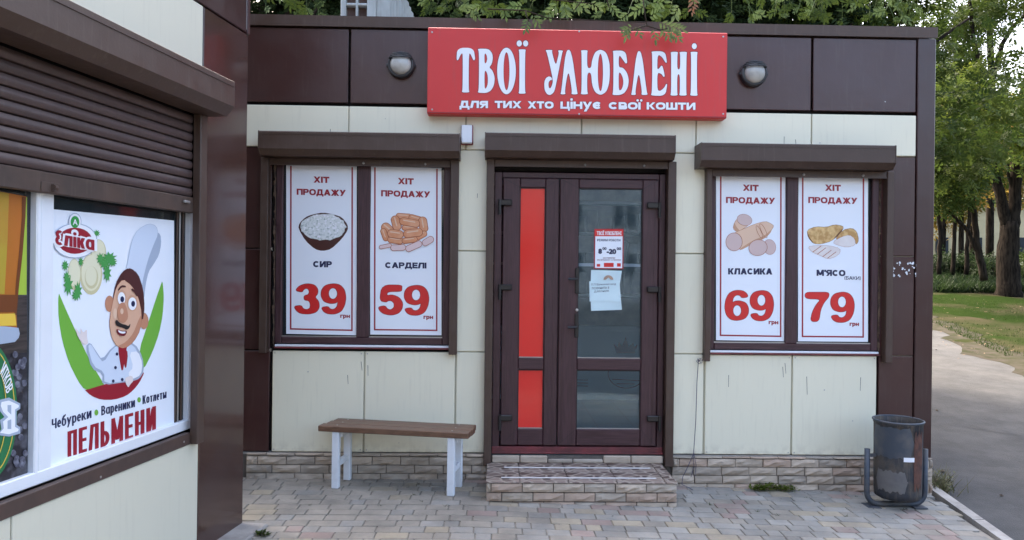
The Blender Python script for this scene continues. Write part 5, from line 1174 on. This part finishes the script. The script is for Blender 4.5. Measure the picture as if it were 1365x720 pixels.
for pts in ([(650, 12), (700, 14), (730, 24), (790, 27), (860, 30)], [(700, 14), (705, 30)], [(790, -25), (775, 2), (765, 14)], [(855, -30), (858, 5), (862, 34)], [(862, 34), (880, 40), (890, 38)], [(862, 34), (842, 40)], [(800, -30), (812, 10)], [(925, -30), (924, -5)], [(690, -20), (740, 0), (790, 5)]):
    P_ = [F(a, b, -.22+.0006*(860-a)*.4 if b > 0 else -.1) for a, b in pts]; tw.tube(P_, [.006-.0035*i/len(P_) for i in range(len(P_))], 5)
for (a, b, dx, dz, n, l, m_) in ((704, 26, -.3, -1, 7, .065, 0), (710, 20, .5, -.8, 7, .06, 0), (696, 8, -.9, -.2, 7, .06, 0), (742, 6, -.6, -.7, 7, .075, 0), (752, 4, .2, -1, 9, .075, 0), (765, 2, .8, -.5, 7, .07, 0), (785, 3, .8, -.5, 7, .065, 0),
                                (812, 6, .5, -.6, 7, .06, 0), (842, 36, -.9, -.5, 7, .06, 0), (838, 38, -.3, -.9, 7, .055, 0), (848, 36, .4, -.9, 5, .05, 0), (866, 22, .7, .4, 7, .06, 0), (880, 30, .8, -.3, 7, .065, 0), (884, 38, .5, -.8, 7, .065, 0), (872, 40, .1, -.9, 5, .055, 0), (895, 36, .9, -.3, 7, .065, 0), (895, 42, .7, -.7, 7, .06, 0), (860, 8, -.7, -.4, 7, .07, 0), (868, 4, .9, .1, 7, .07, 0),
                                (905, 8, -.4, -.8, 7, .07, 0), (924, -4, .05, -1, 5, .055, 1), (922, 6, 0, -1, 5, .05, 1), (640, 8, -.7, -.4, 7, .06, 0), (628, 16, .6, -.5, 7, .05, 0), (670, 10, .3, -.9, 7, .055, 0)):
    leaflets((lvb if m_ else lv), F(a, b, -.2 if b > 16 else -.12), (dx, random.uniform(-.3, .1), dz), n, l)
for k in range(190):
    px = random.choice([random.uniform(620, 930), random.uniform(930, 1240), random.uniform(1000, 1240), random.uniform(345, 620)]); Y_ = random.uniform(-.05, 1.8) if px < 930 else random.uniform(.5, 2.5); py = random.uniform(-14, 20) if px < 930 else random.uniform(-14, 26)
    if 440 < px < 560: continue
    p = F(px, py, Y_)
    if p.z < 3.52+max(0, Y_)*.02: continue
    sm = MB(); an = random.uniform(-1, 1); leaflets(sm, p, (math.sin(an*2), random.uniform(-.4, .2), -random.uniform(.1, 1)), random.choice([7, 9, 9]), random.uniform(.04, .065)); sm.tube([p, p+Vector((-.08*an, .05, .18))], .003, 4)
    obj('leafy_sprig', sm, random.choice([LEAFT, LEAFM, LEAFM, LEAFM if px > 1000 else LEAFD]), bt, recalc=False)
obj('hanging_twig', tw, BARK, bt, smooth=True); obj('hanging_leaves', lv, LEAFT, bt, recalc=False); obj('dry_leaves', lvb, LEAFB, bt, recalc=False)

# right-hand trees
def tA(mb):
    limb(mb, [(1345, 397), (1343, 378), (1344, 340), (1346, 295)], 14.5, 34, 22); limb(mb, [(1344, 305), (1334, 265), (1325, 225), (1320, 195), (1311, 155), (1295, 146), (1280, 140), (1262, 134)], 14.5, 15, 4, -.5)
    limb(mb, [(1348, 305), (1353, 270), (1357, 200), (1364, 130), (1380, 60)], 14.5, 18, 9); limb(mb, [(1318, 185), (1314, 140), (1307, 92), (1298, 50), (1292, 0)], 14.5, 9, 4); limb(mb, [(1353, 270), (1343, 225), (1340, 190)], 14.5, 5, 2); limb(mb, [(1326, 235), (1312, 222), (1306, 205)], 14.5, 3.5, 1.5); limb(mb, [(1357, 240), (1368, 215), (1380, 170)], 14.5, 7, 4)
tree('thick trunked forked tree at the far right edge of the lawn', tA, [
    ([Bl(1300, 145, 13.3, .8, .7, .45), Bl(1340, 125, 13.5, .8, .7, .4), Bl(1355, 165, 13.6, .7, .6, .4), Bl(1275, 115, 13.8, .6, .6, .45), Bl(1385, 190, 13.5, .6)], 900, .14, LEAFL, 7),
    ([Bl(1345, 0, 15, 1., 1, .35), Bl(1285, 20, 15, 1., 1, .7), Bl(1265, 70, 15, .7)], 1000, .13, LEAFM, 7)], GR, G(1349, 393))
def tB(mb):
    limb(mb, [(1312, 374), (1304, 335), (1298, 285), (1290, 235), (1284, 190), (1278, 130)], 12.4, 10, 4); limb(mb, [(1305, 338), (1290, 308), (1278, 295), (1262, 280)], 12.4, 6, 3)
tree('slim leaning tree left of the thick forked one', tB, [([Bl(1262, 190, 12, .8, .7, .7), Bl(1275, 240, 12.2, .6, .6, .5), Bl(1255, 140, 12.3, .7, .7, .6), Bl(1252, 265, 12.4, .5, .5, .35)], 1100, .13, LEAFM, 7), ([Bl(1270, 200, 12, .9, .7, .9)], 260, .13, LEAFL, 7)], GR, G(1312, 374))
def tC(mb):
    limb(mb, [(1319, 380), (1322, 100), (1319, 40), (1317, -20)], 19, 10, 6); limb(mb, [(1322, 110), (1335, 60), (1350, 35), (1372, 15)], 19, 7, 4); limb(mb, [(1330, 75), (1350, 68), (1372, 72)], 19, 3, 2); limb(mb, [(1302, 100), (1296, 50), (1303, 0)], 19, 5, 3); limb(mb, [(1322, 130), (1305, 90), (1290, 60)], 19, 6, 3)
tree('tall bare limbed tree showing against the sky gap', tC, [([Bl(1300, 25, 19, 1., 1, .8), Bl(1262, 40, 19, 1.1, 1, .9), Bl(1268, 95, 19, .9), Bl(1350, 3, 19, 1., 1, .3), Bl(1296, 90, 19, .6)], 1300, .13, LEAFD, 7)], GR, G(1319, 378))
def thin(px, Y, w_, x2): return lambda mb: limb(mb, [(px, 366), (px+2, 320), (px+x2, 270), (px+x2*1.6, 200), (px+x2*2, 140)], Y, w_, 3)
for px, Y, w_, x2, m_, lb in ((1252, 17, 6, -3, LEAFM, 'slender tree nearest the shop corner'), (1270, 18, 6, 4, LEAFY, 'slender tree coloured in sunlit gold second from the shop corner'), (1288, 16.5, 6, 5, LEAFM, 'slender tree beside the leaning trunk'), (1335, 21, 6, 3, LEAFY, 'slender tree before the cream building'), (1352, 23, 6, -2, LEAFM, 'slender tree half hidden by the thick trunk')):
    bl = [Bl(px+random.uniform(-16, 16), random.uniform(150, 262), Y, random.uniform(.6, .95), None, random.uniform(.45, .7)) for _ in range(6)]
    tree(lb, thin(px, Y, w_, x2), [(bl, 700, .15, m_, 7), (bl[:3], 200, .15, LEAFL, 7)], GR, F(px, 366, Y))
# shrubs by the fence
for i, (px, py, Y, r_, m_, lb) in enumerate(((1254, 352, 19, .45, LEAFD, 'dark round shrub at the shop corner end of the fence'), (1268, 355, 19.5, .4, LEAFD, 'small dark shrub second along the fence'), (1298, 352, 19, .42, LEAFD, 'dark shrub in front of the far cream building'), (1322, 358, 18, .55, LEAFD, 'largest dark shrub just left of the thick trunk'), (1372, 352, 18, .6, LEAFM, 'green shrub right of the thick trunk'))):
    p = F(px, py+14, Y); t = thing('shrub', lb, 'shrub', p, 'shrubs along the fence'); fast('foliage', crown_mesh([(F(px, py, Y), (r_, r_, r_*.75))], 520, .09, 5), m_, t)
    mb = MB()
    for k in range(4): mb.tube([p-Vector((0, 0, .3)), p+Vector((random.uniform(-.2, .2), 0, .4))], [.02, .008], 5)
    obj('stem', mb, BARKD, t)
def ugc():
    px = random.uniform(1244, 1372); p = F(px, 0, random.uniform(15, 19.5)); return (p.x, p.y, gz(p.x, p.y)+random.uniform(-.02, .14))
struct(obj('undergrowth', blades(9000, ugc, .08, .30, .03, .9), LEAFD, recalc=False), 'stuff')
# fence
fn = thing('fence', 'thin dark iron fence behind the lawn shrubs', 'fence', F(1310, 375, 20.5))
fa, fb = F(1225, 344, 20.5), F(1400, 347, 20.5)
for k in range(2): q = Vector((0, 0, -.75*k)); obj('rail', MB().tube([fa-q*0+q, fb+q], .035, 6), FENCE, fn)
for k in range(26):
    p = fa.lerp(fb, k/25); obj('picket', MB().tube([(p.x, p.y, p.z-1.1), (p.x, p.y, p.z+.06)], .03 if k % 5 == 0 else .014, 5), FENCE, fn)
# far cream building
fbx0, fbx1 = F(1150, 300, 34).x, F(1420, 300, 34).x; ftop = F(1330, 272, 34).z
hb = thing('house', 'far cream coloured low building glimpsed between the trunks', 'house', ((fbx0+fbx1)/2, 37, 2))
obj('wall', MB().box(fbx0, fbx1, 34, 40, 1, ftop), FARB, hb); obj('roof', MB().box(fbx0-.3, fbx1+.3, 33.6, 40.4, ftop, ftop+.25, .03), TRIM, hb)
for px in (1255, 1300, 1362):
    p = F(px, 335, 34); obj('window', MB().box(p.x-.35, p.x+.35, 33.93, 33.99, p.z-.35, p.z+.75, .02), APTW, hb)
# wooded backdrop
bl = [(Vector((x_+random.uniform(-1, 1), random.uniform(40, 52), z_)), (2.8, 2.2, 2.0)) for x_ in np.linspace(-10, 36, 17) for z_ in (3.5, 6.5, 9.5, 13)]
bl = [b for b in bl if not (b[0][2] > 8 and b[0][0] > 17)]
o = fast('wood', crown_mesh(bl, 9000, .34, 7), LEAFD, None); struct(o, 'stuff')
for i, (px, py, Y, r_, m_, lb) in enumerate(((1256, 250, 27, 1.3, LEAFY, 'tree coloured in sunlit gold far back near the shop corner'), (1295, 210, 28, 1.5, LEAFM, 'green tree far back above the cream building'), (1345, 195, 29, 1.4, LEAFM, 'green tree far back right of the thick trunk fork'), (1280, 150, 26, 1.6, LEAFD, 'dark tree far back in the middle of the grove'), (1385, 190, 27, 1.2, LEAFD, 'dark tree far back at the right edge'), (1255, 120, 25, 1.6, LEAFD, 'dark tall tree far back beside the roof corner'))):
    p = F(px, 366, Y)
    bl = [(F(px+random.uniform(-25, 25), py+random.uniform(-30, 30), Y), (r_, r_, r_*.8)) for _ in range(4)]
    t = thing('tree', lb, 'tree', p, 'trees in the far grove'); mb = MB(); limb(mb, [(px, 372), (px+2, 300), (px-2, py)], Y, 8, 4); obj('trunk', mb, BARKD, t, smooth=True); fast('crown', crown_mesh(bl, 1100, .2, 7), m_, t)
# ================================================================== STREET BEHIND THE PHOTOGRAPHER (seen in reflections)
ap = thing('apartment_building', 'grey five storey block across the street reflected in the door glass', 'building', (0, -36, 0))
obj('wall', MB().box(-16, 15, -44, -36, -.5, 14.5), APT, ap)
for fl in range(5):
    for c_ in range(10):
        x_ = -14.5+c_*3; z_ = 1.3+fl*2.75; wmb = MB().box(x_, x_+1.5, -35.99, -35.93, z_, z_+1.4); wo = obj('window', wmb, ROOMD, ap)
        obj('pane', MB().box(x_+.08, x_+.7, -35.929, -35.92, z_+.08, z_+1.32).box(x_+.8, x_+1.42, -35.929, -35.92, z_+.08, z_+1.32), APTW, wo)
for k, x_ in enumerate((-13, -8, -4, -.5, 8.5, 13)):
    p = Vector((float(x_), -22+random.uniform(-2, 2), 0)); t = thing('tree', ('low', 'broad', 'round', 'narrow', 'dense', 'small')[k]+' street tree across the road behind the photographer', 'tree', p, 'street trees behind the photographer')
    obj('trunk', MB().tube([p, p+Vector((.1, 0, 2.2)), p+Vector((0, .1, 3.5))], [.18, .14, .08], 8), BARK, t)
    fast('crown', crown_mesh([(p+Vector((random.uniform(-1, 1), 0, 2.6+random.uniform(-.3, .9))), (1.7, 1.4, 1.1)) for _ in range(3)], 900, .22, 7), LEAFD, t)
# small litter and cracks on the road
mb = MB()
pts = [G(a, b)+Vector((0, 0, -.024)) for a, b in ((1262, 563), (1285, 566), (1300, 568), (1318, 572), (1340, 575), (1370, 579))]
for a, b in zip(pts[:-1], pts[1:]):
    w_ = Vector((0, random.uniform(.008, .02), 0)); mb.add([a, b, b+w_, a+w_], [(0, 1, 2, 3)])
struct(obj('road_crack', mb, mat('crack_dark', (.03, .028, .026), .95), recalc=False))
for (px, py, r_, lb) in ((1257, 625, .018, 'dark brown dead leaf on the road near the kerb'), (1249, 545, .012, 'small dark scrap on the road beside the shop corner'), (1335, 657, .010, 'tiny dark pebble on the road at lower right')):
    p = G(px, py)+Vector((0, 0, -.028)); mb = MB(); n = 7
    mb.add([p+Vector((r_*1.6*math.cos(a)*random.uniform(.7, 1.1), r_*2*math.sin(a), random.uniform(.004, .014))) for a in np.arange(n)*2*math.pi/n]+[p+Vector((0, 0, .02)), p], [(i, (i+1) % n, n) for i in range(n)]+[((i+1) % n, i, n+1) for i in range(n)])
    tag(obj('debris', mb, mat('dead_leaf', (.05, .035, .025), .8), recalc=False), lb, 'litter')

def lpt():
    while True:
        u_ = random.uniform(-13, 3.5); v_ = abs(random.gauss(0, 4)); p = b1+bd*u_+bn*(v_-.15)
        return (p.x, p.y, gz(p.x, p.y)+.03)
def fallen(n, pf, m, nm, par=None, sz=(.02, .045)):
    mb = MB()
    for _ in range(n):
        x_, y_, z_ = pf(); a = random.uniform(0, 6.28); l = random.uniform(*sz); d = Vector((math.cos(a), math.sin(a), random.uniform(0, .3)))*l; e = Vector((-math.sin(a), math.cos(a), random.uniform(-.2, .3)))*l*.4; c_ = Vector((x_, y_, z_+.004))
        mb.add([c_-d, c_+e, c_+d, c_-e], [(0, 1, 2, 3)])
    return obj(nm, mb, m, par, recalc=False)
struct(fallen(900, lpt, mat('brown_leaf_litter', (.16, .10, .05), .9, noise=.6), 'leaf_litter'), 'stuff')
def ppt():
    while True:
        x_ = random.uniform(-1.3, 3.1); y_ = -abs(random.gauss(0, .45))-.06
        if not (-.06 < x_ < 1.3 and y_ > -.56): return (x_, y_, gz(x_, y_)+.001)
struct(fallen(70, ppt, mat('pavement_crumbs', (.12, .09, .06), .9), 'small_litter', None, (.003, .010)), 'stuff')
for k in range(26):
    p = ppt(); sm = blades(7, lambda: (p[0]+random.gauss(0, .008), p[1]-.002, p[2]-.003), .006, .022, .002, 1.2)
    if k == 0: allb = sm
    else: allb.add(sm.v, sm.f)
struct(obj('joint_weeds', allb, GRASS, recalc=False), 'stuff')
for s_ in (-1, 1):
    for q in (-.10, 0, .10):
        p = bm_ @ Vector((s_*.0+((BLf-mid).dot(ax) if s_ < 0 else (BRf-mid).dot(ax)), q, bz+.043)); obj('screw', MB().lathe(p, [(0, .0015), (.006, .001), (.006, -.002)], 8), STEEL, bench)
for px, py in ((576, 43), (576, 146), (772, 42), (964, 49), (964, 152), (772, 152)):
    p = F(px, py, SY_-.001); obj('screw', MB().lathe(p, [(0, -.003), (.007, -.002), (.007, .001)], 8, 'y'), STEEL, sign)
for (x0_, x1_) in ((-1.672, -.984), (-.978, -.297), (1.606, 2.273), (2.279, 2.932)):
    for x_ in (x0_+.02, x1_-.02):
        for z_ in (Z0+.02, ZC-.02): obj('screw', MB().lathe((x_, -.001, z_), [(0, -.002), (.005, -.0015), (.005, .001)], 8, 'y'), STEEL, shop)

def rpt():
    u_ = random.uniform(-10, 4); v_ = -abs(random.gauss(0, .5)); p = b1+bd*u_+bn*v_; return (p.x, p.y, gz(p.x, p.y)-.026)
struct(fallen(260, rpt, MATS['brown_leaf_litter'], 'road_leaves', None, (.015, .035)), 'stuff')
